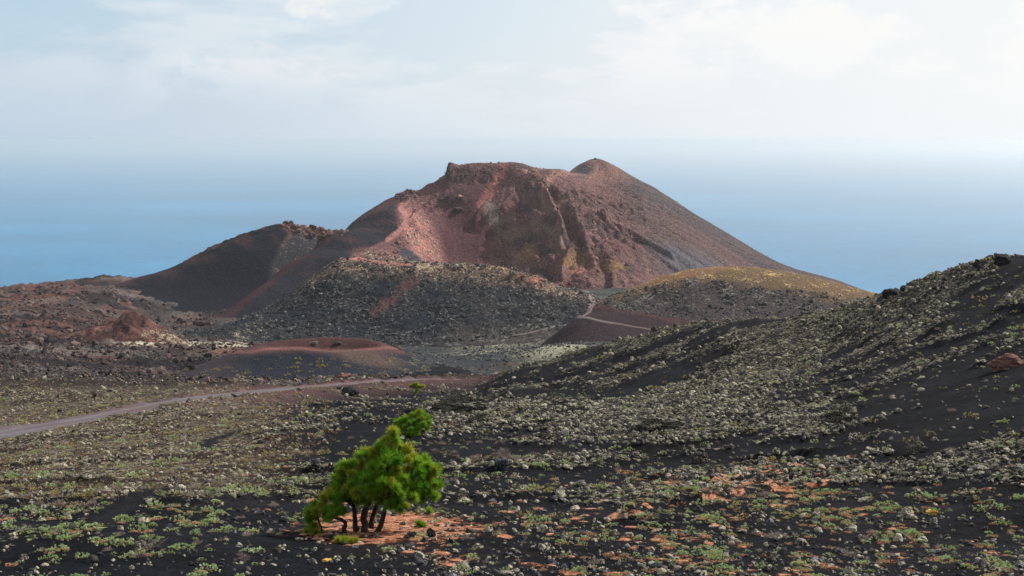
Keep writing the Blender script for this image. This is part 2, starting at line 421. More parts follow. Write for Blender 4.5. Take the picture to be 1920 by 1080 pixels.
def v_rough(x, y, px, py, z):
    crag = blob(px, py, 885, 326, 72, 20, 0) * 1.0 + blob(px, py, 762, 368, 20, 16) * 1.0 + 0.8 * blob(px, py, 718, 484, 52, 11, 12, .4) + 0.8 * blob(px, py, 842, 374, 36, 13, 20) + 0.7 * blob(px, py, 795, 395, 60, 12, -40) + 0.5 * blob(px, py, 790, 460, 22, 50, -28)
    crag = np.clip(crag, 0, 1.5)
    r = crag * 4.6 * (ridged(x / 15, y / 15, 6, 40, 0.62) - 0.50)
    sky = 1 - ss(py - np.interp(px, [700, 760, 830, 850, 920, 975, 1040], [395, 362, 332, 317, 313, 307, 316]), 6, 34)
    r = r - 4.6 * sky * ss(px, 840, 860) * (1 - ss(px, 1000, 1060))
    r = r - 5.5 * sky * (1 - ss(px, 834, 842)) * ss(px, 790, 830) + 3.0 * sky * ss(px, 834, 842) * (1 - ss(px, 880, 930))
    r = r + 1.0 * blob(px, py, 764, 366, 13, 14, 0, .35) - 2.0 * sky * blob(px, py, 790, 362, 14, 20)
    cx, cy = P(965, 300, 1120)[:2]
    ang = np.arctan2(x - cx, cy - y + 12); rad = np.hypot(x - cx, y - cy)
    wall = ss(px, 905, 985) * (1 - ss(px, 1140, 1290)) * ss(py, 330, 390)
    aw = ang + 0.22 * fbm(x / 45, y / 45, 4, 41, 0.6)
    r = r + wall * (6.5 * (ridged(aw * 4.2, rad / 110, 5, 42, 0.55) - 0.3) + 5.5 * fbm(x / 26, y / 22, 5, 43, 0.62) + 2.2 * (ridged(x / 9, y / 9, 4, 53, 0.6) - 0.3))
    # single ribs, trenches and ledges of the open crater
    jx, jy = px + 5 * fbm(x / 9, y / 9, 3, 55), py + 4 * fbm(x / 9, y / 9, 3, 56)
    for pts, h, wd in V_RIBS:
        r = r + 1.7 * h * np.exp(-(seg_dist(jx, jy, pts) / wd) ** 2)
    for pts, h, wd in V_LEDGES:          # a step: the ground above the line stands higher
        xs_ = [q[0] for q in pts]; e = jy - np.interp(jx, xs_, [q[1] for q in pts])
        m_ = ss(jx, xs_[0] - 4, xs_[0] + 8) * (1 - ss(jx, xs_[-1] - 8, xs_[-1] + 6))
        r = r + 1.6 * h * m_ * (1 - ss(e, -1.0, 1.5)) * ss(e, -14, -1)
    dome = blob(px, py, 1000, 470, 100, 60)
    r = r + dome * 3.5 * (ridged(x / 30, y / 26, 5, 44, 0.62) - 0.3)
    fl = ss(px, 1150, 1300)
    a2 = np.arctan2(x - cx - 60, cy - y + 40)
    r = r + fl * 1.8 * fbm(a2 * 14, rad / 300, 4, 46)
    r = r - ss(px, 1100, 1160) * 2.2 * (1 - ss(seg_dist(px, py, [(1130, 430), (1190, 455), (1260, 505), (1300, 530)]), 1.5, 6))
    lfk = 1 - ss(px, 620, 760)
    r = r + lfk * 0.9 * fbm((x + y) / 25, (x - y) / 90, 3, 47)
    r = r + 0.9 * fbm(x / 14, y / 14, 5, 48, 0.6) * (1 - 0.5 * fl)
    bowl = blob(px, py, 860, 450, 60, 60)
    r = r + bowl * 0.8 * fbm(x / 8, y / 20, 3, 49)
    # tracks, slides in the scree below the top
    r = r - 1.8 * (1 - ss(seg_dist(px, py, [(945, 318), (930, 345), (905, 390), (890, 430)]), 4, 18))
    return r

volcano = Hill(VP, v_rough, 1.0, (-230, 310, 800, 1290), backs=VB)

# --- dark rubble hill in front of the cone
FP = [(340, 627, 700), (400, 616, 706), (480, 590, 716), (560, 541, 727), (640, 488, 735), (700, 492, 733), (780, 497, 728), (850, 500, 724), (900, 504, 720), (960, 513, 716), (1020, 531, 708), (1060, 542, 702), (1100, 556, 690),
      (430, 645, 655), (500, 648, 648), (600, 648, 645), (700, 648, 642), (800, 645, 640), (900, 640, 640), (1000, 625, 640), (1060, 600, 655), (1110, 578, 670),
      (560, 590, 690), (680, 570, 692), (800, 570, 686), (900, 570, 682), (980, 570, 682), (480, 620, 676), (640, 520, 716), (760, 520, 714), (860, 520, 710), (940, 530, 708),
      (600, 690, 600), (900, 690, 590), (400, 690, 610), (1150, 640, 620), (1180, 590, 700), (250, 680, 700)]
FB = [((340, 627, 700), (-20, 40, -22)), ((480, 590, 716), (-5, 60, -22)), ((640, 486, 735), (0, 60, -26)), ((780, 497, 728), (0, 60, -24)), ((900, 504, 720), (0, 60, -22)), ((1020, 531, 708), (5, 60, -20)), ((1100, 556, 690), (15, 50, -16)), ((640, 486, 735), (0, 130, -60)), ((900, 504, 720), (0, 130, -60)), ((480, 590, 716), (-20, 130, -50))]
def f_rough(x, y, px, py, z):
    top = blob(px, py, 940, 512, 120, 18, 8)
    return 1.3 * fbm(x / 16, y / 16, 4, 50, 0.6) + 0.6 * ridged(x / 7, y / 7, 3, 51) * ss(px, 500, 640) + top * 3.6 * (ridged(x / 13, y / 13, 5, 52, 0.62) - 0.75) + 0.8 * ridged(x / 5, y / 5, 3, 54)
fronthill = Hill(FP, f_rough, 1.0, (-190, 62, 585, 800), backs=FB)

# --- tan-topped hill on the right
TP = [(1115, 580, 560), (1150, 556, 568), (1200, 535, 574), (1260, 514, 580), (1320, 502, 584), (1370, 500, 585), (1430, 503, 586), (1500, 514, 584), (1570, 531, 582), (1640, 550, 578), (1720, 575, 574),
      (1120, 600, 545), (1180, 606, 538), (1250, 616, 530), (1300, 625, 525), (1150, 580, 556), (1220, 565, 560), (1300, 560, 556), (1400, 560, 555), (1500, 570, 552), (1600, 590, 550),
      (1100, 594, 548), (1060, 668, 505), (1120, 668, 500), (1200, 668, 500), (1050, 626, 545), (1020, 650, 550), (990, 674, 556), (955, 695, 566), (1000, 700, 520), (1400, 660, 510), (1700, 650, 520), (1070, 604, 566), (1030, 640, 590), (980, 680, 600)]
TB = [((1150, 556, 568), (0, 30, -12)), ((1260, 514, 580), (0, 35, -14)), ((1370, 500, 585), (0, 40, -16)), ((1500, 514, 584), (5, 40, -16)), ((1640, 550, 578), (10, 40, -16)), ((1370, 500, 585), (0, 100, -55)), ((1150, 556, 568), (0, 90, -40)), ((1640, 550, 578), (20, 100, -50))]
def t_rough(x, y, px, py, z):
    return 0.55 * fbm(x / 12, y / 12, 4, 60, 0.6) + 0.25 * ridged(x / 4, y / 4, 2, 61) * ss(py, 520, 560)
tanhill = Hill(TP, t_rough, 0.8, (-14, 190, 480, 660), backs=TB)

# --- dark ridge to the left of the cone
LP = [(200, 545, 1040), (250, 523, 1010), (330, 497, 1005), (390, 465, 1003), (440, 444, 1003), (480, 431, 1003), (520, 421, 1004), (552, 421, 1006), (578, 431, 1010), (605, 429, 1016), (625, 438, 1022), (700, 475, 1040),
      (225, 585, 905), (300, 601, 897), (400, 592, 908), (330, 545, 955), (430, 520, 958), (500, 480, 972), (550, 460, 985), (500, 452, 985),
      (200, 640, 850), (400, 640, 870), (560, 540, 960), (150, 580, 980)]
LB = [((250, 523, 1010), (0, 80, -45)), ((390, 465, 1003), (0, 60, -40)), ((480, 431, 1003), (0, 60, -42)), ((552, 420, 1006), (0, 70, -45)), ((625, 436, 1030), (0, 70, -45)), ((480, 431, 1003), (-40, 150, -100)), ((250, 523, 1010), (-60, 160, -100)), ((600, 428, 1020), (0, 160, -100))]
def l_rough(x, y, px, py, z):
    crag = blob(px, py, 600, 435, 45, 16, 0) + 0.6 * blob(px, py, 560, 424, 30, 10) + 0.4 * blob(px, py, 430, 452, 90, 12, -22)
    return crag * 8.0 * (ridged(x / 11, y / 11, 6, 70, 0.64) - 0.62) + 0.7 * fbm((x + y) / 30, (x - y) / 80, 4, 71) + 0.3 * fbm(x / 8, y / 8, 3, 72)
ridge = Hill(LP, l_rough, 1.25, (-330, -75, 850, 1110), backs=LB)

# --- small red spatter cone
CPN = [(248, 583, 496), (232, 589, 494), (262, 588, 496), (215, 604, 492), (190, 612, 490), (285, 604, 494), (310, 620, 492), (330, 634, 490), (160, 625, 486), (130, 640, 484), (200, 640, 480), (250, 640, 479), (300, 640, 480), (110, 632, 500), (240, 610, 487), (350, 640, 500), (230, 660, 465), (120, 665, 465), (330, 665, 470), (80, 650, 490)]
CB = [((248, 583, 496), (0, 14, -9)), ((190, 612, 490), (-2, 16, -7)), ((310, 620, 492), (3, 16, -7)), ((248, 583, 496), (0, 34, -22)), ((130, 640, 484), (-4, 30, -14)), ((340, 640, 490), (6, 30, -14))]
def c_rough(x, y, px, py, z):
    return 2.8 * (ridged(x / 9, y / 9, 6, 80, 0.62) - 0.55) * ss(py, 660, 600) + 0.4 * fbm(x / 3, y / 3, 3, 81) - 0.3
cinder = Hill(CPN, c_rough, 0.55, (-180, -105, 455, 535), backs=CB)

# --- small cinder mound with a shallow red crater
SP_ = [(370, 713, 285), (430, 718, 280), (500, 720, 278), (570, 720, 278), (640, 716, 281), (700, 706, 288), (760, 694, 300), (790, 688, 308),
       (420, 690, 294), (470, 662, 303), (500, 654, 305), (560, 653, 304), (620, 658, 303), (670, 655, 305), (700, 653, 308), (730, 662, 312), (760, 678, 312),
       (520, 645, 312), (560, 640, 316), (610, 637, 319), (660, 637, 320), (700, 643, 318), (600, 690, 290), (500, 690, 291), (680, 680, 297), (560, 675, 296),
       (330, 740, 275), (560, 745, 265), (800, 720, 285), (830, 690, 330), (330, 700, 310)]
SBK = [((610, 637, 319), (0, 14, -5)), ((700, 643, 318), (3, 14, -5)), ((520, 645, 312), (-3, 14, -5)), ((610, 637, 319), (0, 36, -15)), ((500, 654, 305), (-10, 26, -11)), ((740, 655, 316), (10, 26, -11)),
       ((590, 645, 310), (0, 0, -4.2)), ((640, 646, 311), (0, 0, -4.4)), ((540, 647, 308.5), (0, 0, -2.6)), ((690, 648, 312), (0, 0, -2.6))]
def s_rough(x, y, px, py, z):
    return 0.22 * fbm(x / 6, y / 6, 4, 85) + 0.06 * fbm(x / 1.5, y / 1.5, 2, 86)
smallcrater = Hill(SP_, s_rough, 0.4, (-78, -14, 262, 350), backs=SBK)

HILLS = [volcano, fronthill, tanhill, ridge, cinder, smallcrater]
def top_z(x, y):
    x = np.asarray(x, float); y = np.asarray(y, float)
    z = ground_z(x, y)
    for H in HILLS:
        x0, x1, y0, y1 = H.box
        k = (x > x0) & (x < x1) & (y > y0) & (y < y1)
        if k.any():
            z = z.copy(); z[k] = np.maximum(z[k], H.z(x[k], y[k]))
    return z

def seen(px, py, D, span=(0.7, 1.4), n=500):
    """the first surface point met along the sight line through that pixel, near D"""
    Ds = np.linspace(D * span[0], D * span[1], n)
    p = P(np.full(n, px), np.full(n, py), Ds)
    gz = top_z(p[:, 0], p[:, 1])
    below = np.nonzero(p[:, 2] < gz)[0]
    i = below[0] if len(below) else int(np.argmin(np.abs(p[:, 2] - gz)))
    return np.array([p[i, 0], p[i, 1], gz[i]])

# ------------------------------------------------------------------ terrain materials
def terrain_mat(name, speck, sharp=0.10, bump=0.6, bump_scale=2.0, fine=8.0, rough=0.95, var=0.45):
    m = bpy.data.materials.new(name); m.use_nodes = True
    k = NT(m.node_tree); k.n.clear()
    pos = k.new('ShaderNodeNewGeometry').outputs['Position']
    soil = k.attr('soil').outputs['Color']; crust = k.attr('crust').outputs['Color']; cover = k.attr('cover').outputs['Fac']
    n1 = k.noise(pos, speck, 5, 0.62)
    n2 = k.noise(pos, speck * 0.23, 3, 0.5)
    nn = k.math('ADD', k.math('MULTIPLY', n1, 0.75), k.math('MULTIPLY', n2, 0.25))
    thr = k.math('SUBTRACT', 0.66, k.math('MULTIPLY', cover, 0.32))
    f = k.sstep(nn, thr, k.math('ADD', thr, sharp))
    f = k.math('MULTIPLY', f, k.sstep(cover, 0.0, 0.08))
    n3 = k.noise(pos, fine, 4, 0.6)
    n4 = k.noise(pos, speck * 1.9, 4, 0.7)
    v = k.math('MULTIPLY', k.sstep(n3, 0.25, 0.75, 0.60, 1.40), k.sstep(n4, 0.28, 0.72, 1 - var, 1 + var))
    c = k.mix(f, soil, crust)
    cv = k.new('ShaderNodeCombineColor'); [k.l.new(v, cv.inputs[i]) for i in range(3)]
    c = k.mix(1.0, c, cv.outputs[0], 'MULTIPLY')
    b = k.new('ShaderNodeBsdfPrincipled')
    k.l.new(c, b.inputs['Base Color']); b.inputs['Roughness'].default_value = rough
    b.inputs['Specular IOR Level'].default_value = 0.04
    h = k.math('ADD', k.math('MULTIPLY', f, 0.6), k.math('ADD', k.math('MULTIPLY', n3, 0.35), k.math('MULTIPLY', n1, 0.6)))
    bp = k.new('ShaderNodeBump'); bp.inputs['Strength'].default_value = bump; bp.inputs['Distance'].default_value = bump_scale
    k.l.new(h, bp.inputs['Height']); k.l.new(bp.outputs[0], b.inputs['Normal'])
    o = k.new('ShaderNodeOutputMaterial'); k.l.new(b.outputs[0], o.inputs['Surface'])
    return m

ASH = np.array([0.0066, 0.0070, 0.0092]); LICHEN = np.array([0.17, 0.155, 0.105]); PALE = np.array([0.33, 0.31, 0.25])
SCRUB = np.array([0.22, 0.195, 0.14]); BROWN = np.array([0.075, 0.05, 0.04]); PLUM = np.array([0.085, 0.045, 0.045])
RED = np.array([0.19, 0.065, 0.05]); PINK = np.array([0.29, 0.138, 0.115]); OCHRE = np.array([0.21, 0.125, 0.06]); TAN = np.array([0.34, 0.235, 0.12])
NEEDLE = np.array([0.30, 0.105, 0.05]); HAZEASH = np.array([0.030, 0.036, 0.047]); ROADC = np.array([0.14, 0.085, 0.085])

def finish(name, V, F, soil, crust, cover, mat):
    me = mesh_np(name, V, F, mat)
    add_col(me, 'soil', soil); add_col(me, 'crust', crust); add_f(me, 'cover', cover)
    o = link(name, me); tag(o, kind='structure'); return o

def full(n, c): return np.tile(np.asarray(c, float), (n, 1))

# ------------------------------------------------------------------ ground
def _litter_spots():
    r = np.random.default_rng(5); C = []
    def add(n, cx, cy, rx, ry, r0, r1):
        for _ in range(n):
            a, q = r.uniform(0, 6.283), math.sqrt(r.random())
            px, py = cx + rx * q * math.cos(a), cy + ry * q * math.sin(a)
            D = 1 / np.interp(py, [740, 800, 860, 900, 950, 1000, 1080], [1 / 110, 1 / 80, 1 / 66, 1 / 56, 1 / 47.5, 1 / 40, 1 / 31.5])
            p = P(px, py, D); C.append((p[0], p[1], r.uniform(r0, r1), r.uniform(r0, r1) * 1.1))
    add(60, 1040, 1005, 300, 70, 0.14, 0.42); add(70, 1480, 985, 430, 95, 0.10, 0.30); add(46, 1420, 922, 190, 32, 0.2, 0.5)
    add(14, 600, 985, 120, 40, 0.1, 0.3); add(10, 830, 800, 55, 9, 0.3, 0.6); add(5, 905, 770, 50, 10, 0.3, 0.6); add(22, 1150, 930, 250, 40, 0.1, 0.3)
    return np.array(C)
LITTER = _litter_spots()

def litter_amount(x, y, px, py):
    """fallen pine needles lying in drifts"""
    out_ = np.zeros(np.shape(x)); k = np.nonzero((y > 24) & (y < 130) & (py > 740))[0]
    if len(k) == 0: return out_
    xx, yy = x[k], y[k]
    n = fbm(xx / 0.55, yy / 0.55, 4, 33, 0.62)
    a = 0.9 * blob(px[k], py[k], 716, 992, 170, 34, 2, 0.55) + 0.25 * blob(px[k], py[k], 860, 985, 160, 30, 0, .6)
    f = a * (0.75 + 0.9 * fbm(xx / 1.2, yy / 1.0, 4, 38, 0.6)) * 1.4 - 0.45
    best = np.full(len(k), -1.0)
    for cx, cy, rx, ry in LITTER:
        q = np.nonzero((np.abs(xx - cx) < 2 * rx) & (np.abs(yy - cy) < 2 * ry))[0]
        if len(q): best[q] = np.maximum(best[q], 1 - np.hypot((xx[q] - cx) / rx, (yy[q] - cy) / ry))
    out_[k] = ss(np.maximum(f, best) + 0.75 * n, -0.05, 0.55)
    return out_

TRAIL_A = ((450, 812, 84), (420, 824, 80), (396, 838, 77), (388, 850, 74), (392, 866, 71))
TRAIL_B = ((345, 915, 54), (318, 930, 52), (290, 950, 49), (245, 975, 45), (190, 1010, 40))
TRAILS = [P(*np.array(t, float).T)[:, :2] for t in (TRAIL_A, TRAIL_B)]
def trail_dist(x, y): return np.minimum(seg_dist(x, y, TRAILS[0]), seg_dist(x, y, TRAILS[1]))

def build_ground():
    a = np.concatenate([np.linspace(-0.8, -0.40, 60, endpoint=False), np.linspace(-0.40, 0.40, 760, endpoint=False), np.linspace(0.40, 0.8, 60)])
    t = np.linspace(0, 1, 560)
    inv = 1 / (-8 + 15) * (1 - t) ** 1 + 1 / 2615.0 * t
    y_inv = 1 / inv - 15
    s1 = np.concatenate([np.geomspace(7, 45, 40, endpoint=False), 1 / np.linspace(1 / 45, 1 / 300, 330, endpoint=False), np.geomspace(300, 1250, 200, endpoint=False), np.geomspace(1250, 2615, 25)]) - 15
    A, Y = np.meshgrid(a, s1)
    X = A * (Y + 15) 
    z, px, py, ra, rd, road, lf, vf, near = ground_z(X.ravel(), Y.ravel(), True)
    x, y = X.ravel(), Y.ravel(); n = len(x)
    idx = np.arange(n).reshape(X.shape)
    F = np.stack([idx[:-1, :-1], idx[:-1, 1:], idx[1:, 1:], idx[1:, :-1]], -1).reshape(-1, 4)
    g1 = np.clip(1 + 1.1 * fbm(x / 5, y / 4, 4, 170) + 0.9 * fbm(x / 0.7, y / 0.7, 3, 171), 0.45, 2.4)
    soil = full(n, ASH) * g1[:, None] * lerp([1, 1, 1], [1.35, 1.08, 0.95], ss(fbm(x / 7, y / 5, 3, 172), 0.1, 0.4)); crust = full(n, LICHEN); cover = ra * 0.52
    # scrubby plain at the left
    scr = (1 - ss(px, 430, 620)) * ss(y, 44, 58) * (1 - ss(y, 160, 230))
    soil = lerp(soil, BROWN * 0.7, 0.6 * scr); crust = lerp(crust, SCRUB, 0.55 * scr); cover = np.maximum(cover, 0.5 * scr)
    gr = blob(px, py, 150, 990, 260, 16, -8) 
    crust = lerp(crust, [0.17, 0.20, 0.09], gr); cover = np.maximum(cover, 0.40 * gr)
    # reddish verge by the road
    vg = (1 - ss(rd, 4, 14)) * near * ss(py, 690, 720) * ss(px, 250, 450) * 0.8
    soil = lerp(soil, PLUM, vg)
    # lava field
    m = fbm(x / 70, y / 70, 4, 30); m2 = fbm(x / 25, y / 25, 4, 31)
    soil = lerp(soil, [0.020, 0.0165, 0.0175], lf)
    crust = lerp(crust, lerp([0.155, 0.088, 0.070], [0.145, 0.135, 0.125], ss(m, -0.25, 0.12)), lf)
    redk = lf * ss(m2 + 0.3 * blob(px, py, 90, 580, 150, 60) + 0.35 * blob(px, py, 40, 550, 90, 16), 0.12, 0.4)
    soil = lerp(soil, RED * 0.5, 0.6 * redk)
    dk = lf * ss(fbm(x / 60 + 4, y / 40, 4, 32), 0.05, 0.3)
    soil = lerp(soil, [0.014, 0.013, 0.015], dk * 0.8)
    cover = np.where(lf > 0.02, np.maximum(cover * (1 - lf), lf * (0.5 + 0.3 * m2) * (1 - 0.7 * dk)), cover)
    # far valley floor
    soil = lerp(soil, [0.028, 0.030, 0.034], vf); crust = lerp(crust, [0.22, 0.22, 0.16], vf)
    cover = cover * (1 - vf) + vf * (0.34 + 0.5 * m + 0.3 * m2)
    lit_floor = blob(px, py, 990, 655, 140, 18, 0, .7) * vf  # sunlit patch of the floor painted as paler crust
    cover = cover + 0.22 * lit_floor; crust = lerp(crust, [0.30, 0.285, 0.20], 0.8 * lit_floor)
    pat = blob(px, py, 420, 652, 70, 7, 0, .8) + blob(px, py, 290, 646, 60, 6, 0, .8)  # sunlit spots on the lava field painted pale
    cover = np.clip(cover + 0.35 * pat, 0, 1); crust = lerp(crust, [0.36, 0.32, 0.235], np.clip(pat, 0, 1))
    plum = ss(y, 400, 440) * blob(px, py, 1150, 622, 110, 17, 3, .35)
    soil = lerp(soil, [0.030, 0.021, 0.025], plum * 0.8); cover = cover * (1 - 0.92 * plum)
    br = vf * blob(px, py, 930, 686, 60, 8); soil = lerp(soil, [0.060, 0.034, 0.031], br * ss(m2, -0.2, 0.2) * 0.8)
    tr = 1 - ss(trail_dist(x, y) + 0.5 * fbm(x / 0.8, y / 0.8, 3, 39), 0.20, 0.5)
    soil = lerp(soil, [0.011, 0.011, 0.0135], tr); cover = cover * (1 - tr); z = z - 0.03 * tr
    # needles, road
    li = litter_amount(x, y, px, py) * (y < 140) * (y > 15)
    nv = np.clip(0.5 + fbm(x / 0.5, y / 0.5, 3, 34), 0, 1)
    lk = ss(li, 0.0, 0.25)
    crust = lerp(crust, lerp(NEEDLE * 0.9, [0.46, 0.235, 0.145], nv), lk); cover = cover * (1 - lk) + li * 0.86
    soil = lerp(soil, [0.05, 0.024, 0.017], li)
    z = z + li * 0.05
    edge = road * ss(fbm(x / 1.5, y / 1.5, 3, 35) + (2.6 - rd) * 0.5, -0.3, 0.2)
    rc = lerp(ROADC, [0.155, 0.14, 0.15], ss(fbm(x / 9, y / 9, 3, 36) + 0.9 * blob(px, py, 190, 790, 90, 20), 0.1, 0.5))
    soil = lerp(soil, rc, edge); cover = cover * (1 - edge)
    V = np.stack([x, y, z], -1)
    return finish('ground', V, F, soil, crust, np.clip(cover, 0, 1), terrain_mat('ash_and_lichen', 3.4, 0.07, 0.9, 0.25, 26.0))

ground = build_ground()

def build_hill(name, H, colour, speck, bump_scale, fine, var=0.45):
    V, F = H.grid()
    px, py = proj(V[:, 0], V[:, 1], V[:, 2])
    soil, crust, cover = colour(V[:, 0], V[:, 1], V[:, 2], px, py)
    return finish(name, V, F, soil, crust, np.clip(cover, 0, 1), terrain_mat(name + '_rock', speck, 0.10, 0.9, bump_scale, fine, var=var))

def v_colour(x, y, z, px, py):
    n = len(x)
    m = fbm(x / 60, y / 60, 4, 100); m2 = fbm(x / 18, y / 18, 4, 101); m3 = fbm(x / 30, y / 12, 4, 102)
    soil = full(n, [0.105, 0.053, 0.052]); crust = full(n, [0.26, 0.155, 0.125]); cover = np.full(n, 0.34) + 0.4 * m2
    # left flank: purple cinder, painted darker as the side turned from the sun
    lf = np.clip(1 - ss(px - (py - 370) * -0.0, 0, 1), 0, 1) * 0
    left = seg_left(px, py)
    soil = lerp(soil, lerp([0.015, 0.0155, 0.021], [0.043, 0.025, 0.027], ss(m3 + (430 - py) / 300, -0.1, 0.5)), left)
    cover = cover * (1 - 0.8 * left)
    # right flank: grey-brown cinder with fine weathered lines
    rt = ss(px - (py - 320) * 0.55, 1095, 1190)
    cx, cy = P(1025, 300, 1120)[:2]
    a2 = np.arctan2(x - cx, cy - y + 60)
    st = fbm(a2 * 30, np.hypot(x - cx, y - cy) / 160, 4, 103)
    soil = lerp(soil, lerp([0.055, 0.048, 0.052], [0.088, 0.066, 0.063], ss(st, -0.25, 0.3)), rt)
    redline = rt * ss(st + 0.8 * blob(px, py, 1330, 470, 150, 24, 30), 0.25, 0.6)
    soil = lerp(soil, [0.115, 0.066, 0.062], 0.6 * redline)
    crust = lerp(crust, [0.15, 0.125, 0.09], rt); cover = cover * (1 - rt) + rt * 0.30
    bl = rt * blob(px, py, 1290, 500, 120, 30, 20)
    soil = lerp(soil, [0.085, 0.09, 0.10], 0.7 * bl)
    # weathered bands, ledges and outcrops on the right wall of the open crater
    cx2, cy2 = P(965, 300, 1120)[:2]
    an = np.arctan2(x - cx2, cy2 - y + 12) + 0.25 * fbm(x / 40, y / 40, 4, 104); rd_ = np.hypot(x - cx2, y - cy2)
    g1 = ridged(an * 5.0, rd_ / 60, 5, 105, 0.6); wk = ss(px, 915, 975) * (1 - rt)
    soil = lerp(soil, [0.16, 0.098, 0.085], wk * ss(g1, 0.25, 0.7) * 0.6)
    soil = lerp(soil, [0.036, 0.027, 0.030], wk * ss(-g1, 0.0, 0.35) * 0.8)
    jx, jy = px + 4 * m2, py + 4 * fbm(x / 12, y / 12, 3, 106)
    def line(pts, c, wd, k):
        return lerp(soil, c, k * (1 - ss(seg_dist(jx, jy, pts), wd * 0.5, wd * 1.3)))
    soil = line([(1012, 365), (1035, 402), (1045, 432), (1057, 458)], [0.20, 0.125, 0.10], 5, 0.85)
    soil = line([(968, 322), (1000, 332), (1032, 355)], [0.25, 0.125, 0.10], 6, 0.8)
    soil = line([(1067, 407), (1090, 440), (1100, 470), (1115, 507)], [0.17, 0.085, 0.072], 6, 0.8)
    soil = line([(964, 380), (937, 400), (918, 411)], [0.19, 0.080, 0.068], 6, 0.85)
    soil = line([(912, 390), (900, 405), (890, 420)], [0.20, 0.155, 0.125], 5, 0.7)
    soil = line([(998, 422), (1032, 429), (1050, 452)], [0.15, 0.12, 0.075], 5, 0.8)
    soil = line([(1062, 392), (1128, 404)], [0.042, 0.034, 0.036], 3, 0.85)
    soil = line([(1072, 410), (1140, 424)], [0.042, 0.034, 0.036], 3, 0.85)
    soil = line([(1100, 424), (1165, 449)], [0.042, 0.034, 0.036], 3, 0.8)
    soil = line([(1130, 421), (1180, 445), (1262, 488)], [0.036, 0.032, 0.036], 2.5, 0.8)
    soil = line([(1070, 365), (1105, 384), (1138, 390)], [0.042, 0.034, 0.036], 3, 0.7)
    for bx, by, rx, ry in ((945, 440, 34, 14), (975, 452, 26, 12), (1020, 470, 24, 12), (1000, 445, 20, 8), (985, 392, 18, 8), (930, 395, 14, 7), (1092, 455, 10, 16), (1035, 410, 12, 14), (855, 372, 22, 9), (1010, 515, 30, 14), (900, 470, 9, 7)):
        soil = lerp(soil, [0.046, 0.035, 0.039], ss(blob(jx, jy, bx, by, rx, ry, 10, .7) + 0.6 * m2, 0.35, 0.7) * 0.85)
    # summit: pinkish path and left face painted dark for its shade
    smt = blob(px, py, 1125, 318, 60, 26)
    soil = lerp(soil, [0.17, 0.095, 0.08], smt * 0.8)
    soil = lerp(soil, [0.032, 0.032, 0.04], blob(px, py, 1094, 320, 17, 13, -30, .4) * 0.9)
    pth = 1 - ss(seg_dist(px, py, [(1113, 300), (1119, 312), (1117, 325), (1108, 331), (1065, 324), (1010, 316)]), 1.5, 4)
    soil = lerp(soil, [0.24, 0.135, 0.115], pth * 0.6)
    # bowl: wine red scree, with the shade inside it painted in
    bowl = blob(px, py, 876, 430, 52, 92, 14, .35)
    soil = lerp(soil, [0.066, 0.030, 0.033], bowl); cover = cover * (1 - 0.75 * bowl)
    # pink inner wall of the left rim
    pk = blob(px, py, 790, 445, 26, 62, -28, .5) 
    soil = lerp(soil, PINK, pk); crust = lerp(crust, [0.34, 0.24, 0.18], pk); cover = cover * (1 - pk) + pk * (0.40 + 0.7 * m2)
    soil = lerp(soil, [0.10, 0.052, 0.048], pk * ss(-m2, 0.05, 0.3) * 0.8)
    rim = 1 - ss(seg_dist(px, py, [(766, 372), (751, 390), (766, 411), (750, 432), (728, 449)]), 2.5, 7)
    soil = lerp(soil, [0.26, 0.125, 0.105], rim); cover = cover * (1 - rim)
    spur = blob(px, py, 722, 485, 58, 14, 12, .4)
    soil = lerp(soil, [0.15, 0.08, 0.065], spur); crust = lerp(crust, [0.33, 0.26, 0.20], spur); cover = np.maximum(cover, 0.6 * spur)
    soil = lerp(soil, HAZEASH, blob(px, py, 768, 480, 26, 9, 32, .5))  # ash patch with the blue of haze and shadow in its colour
    crg = blob(px, py, 880, 325, 60, 18) + blob(px, py, 845, 378, 30, 12, 20) + blob(px, py, 760, 366, 20, 10)
    soil = lerp(soil, [0.055, 0.035, 0.035], np.clip(crg, 0, 1) * 0.85)
    # scree chutes
    ch = 1 - ss(seg_dist(px, py, [(945, 315), (930, 345), (905, 385)]), 4, 16)
    soil = lerp(soil, [0.22, 0.085, 0.07], ch * 0.8)
    ch2 = 1 - ss(seg_dist(px, py, [(985, 325), (1010, 335), (1030, 350)]), 3, 12)
    soil = lerp(soil, [0.24, 0.11, 0.09], ch2 * 0.8)
    # right wall: mottled ochre, brown, dark
    wl = ss(px, 930, 980) * (1 - rt)
    soil = lerp(soil, [0.055, 0.042, 0.042], wl * ss(m2 + 0.5 * m, 0.0, 0.35) * 0.8)
    for cx_, cy_, rx, ry, c in ((990, 475, 22, 16, OCHRE), (1075, 488, 26, 20, OCHRE), (1085, 510, 14, 8, [0.34, 0.14, 0.10]), (1150, 500, 30, 14, OCHRE * 0.9), (960, 440, 40, 14, [0.17, 0.11, 0.075]), (1030, 385, 40, 10, [0.16, 0.1, 0.07]), (920, 400, 18, 30, [0.14, 0.115, 0.095]), (1040, 330, 40, 10, [0.25, 0.14, 0.11])):
        soil = lerp(soil, c, ss(blob(px, py, cx_, cy_, rx, ry, -20, .9) + 0.9 * m2 - 0.35, 0.0, 0.5) * blob(px, py, cx_, cy_, rx * 1.3, ry * 1.3, -20, .6) * 0.75)
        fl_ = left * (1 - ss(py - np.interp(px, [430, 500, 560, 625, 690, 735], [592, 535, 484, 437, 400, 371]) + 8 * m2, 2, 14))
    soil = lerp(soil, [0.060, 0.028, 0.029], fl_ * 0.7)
    soil = soil * np.array([0.98, 0.98, 1.03])
    return soil, crust, cover

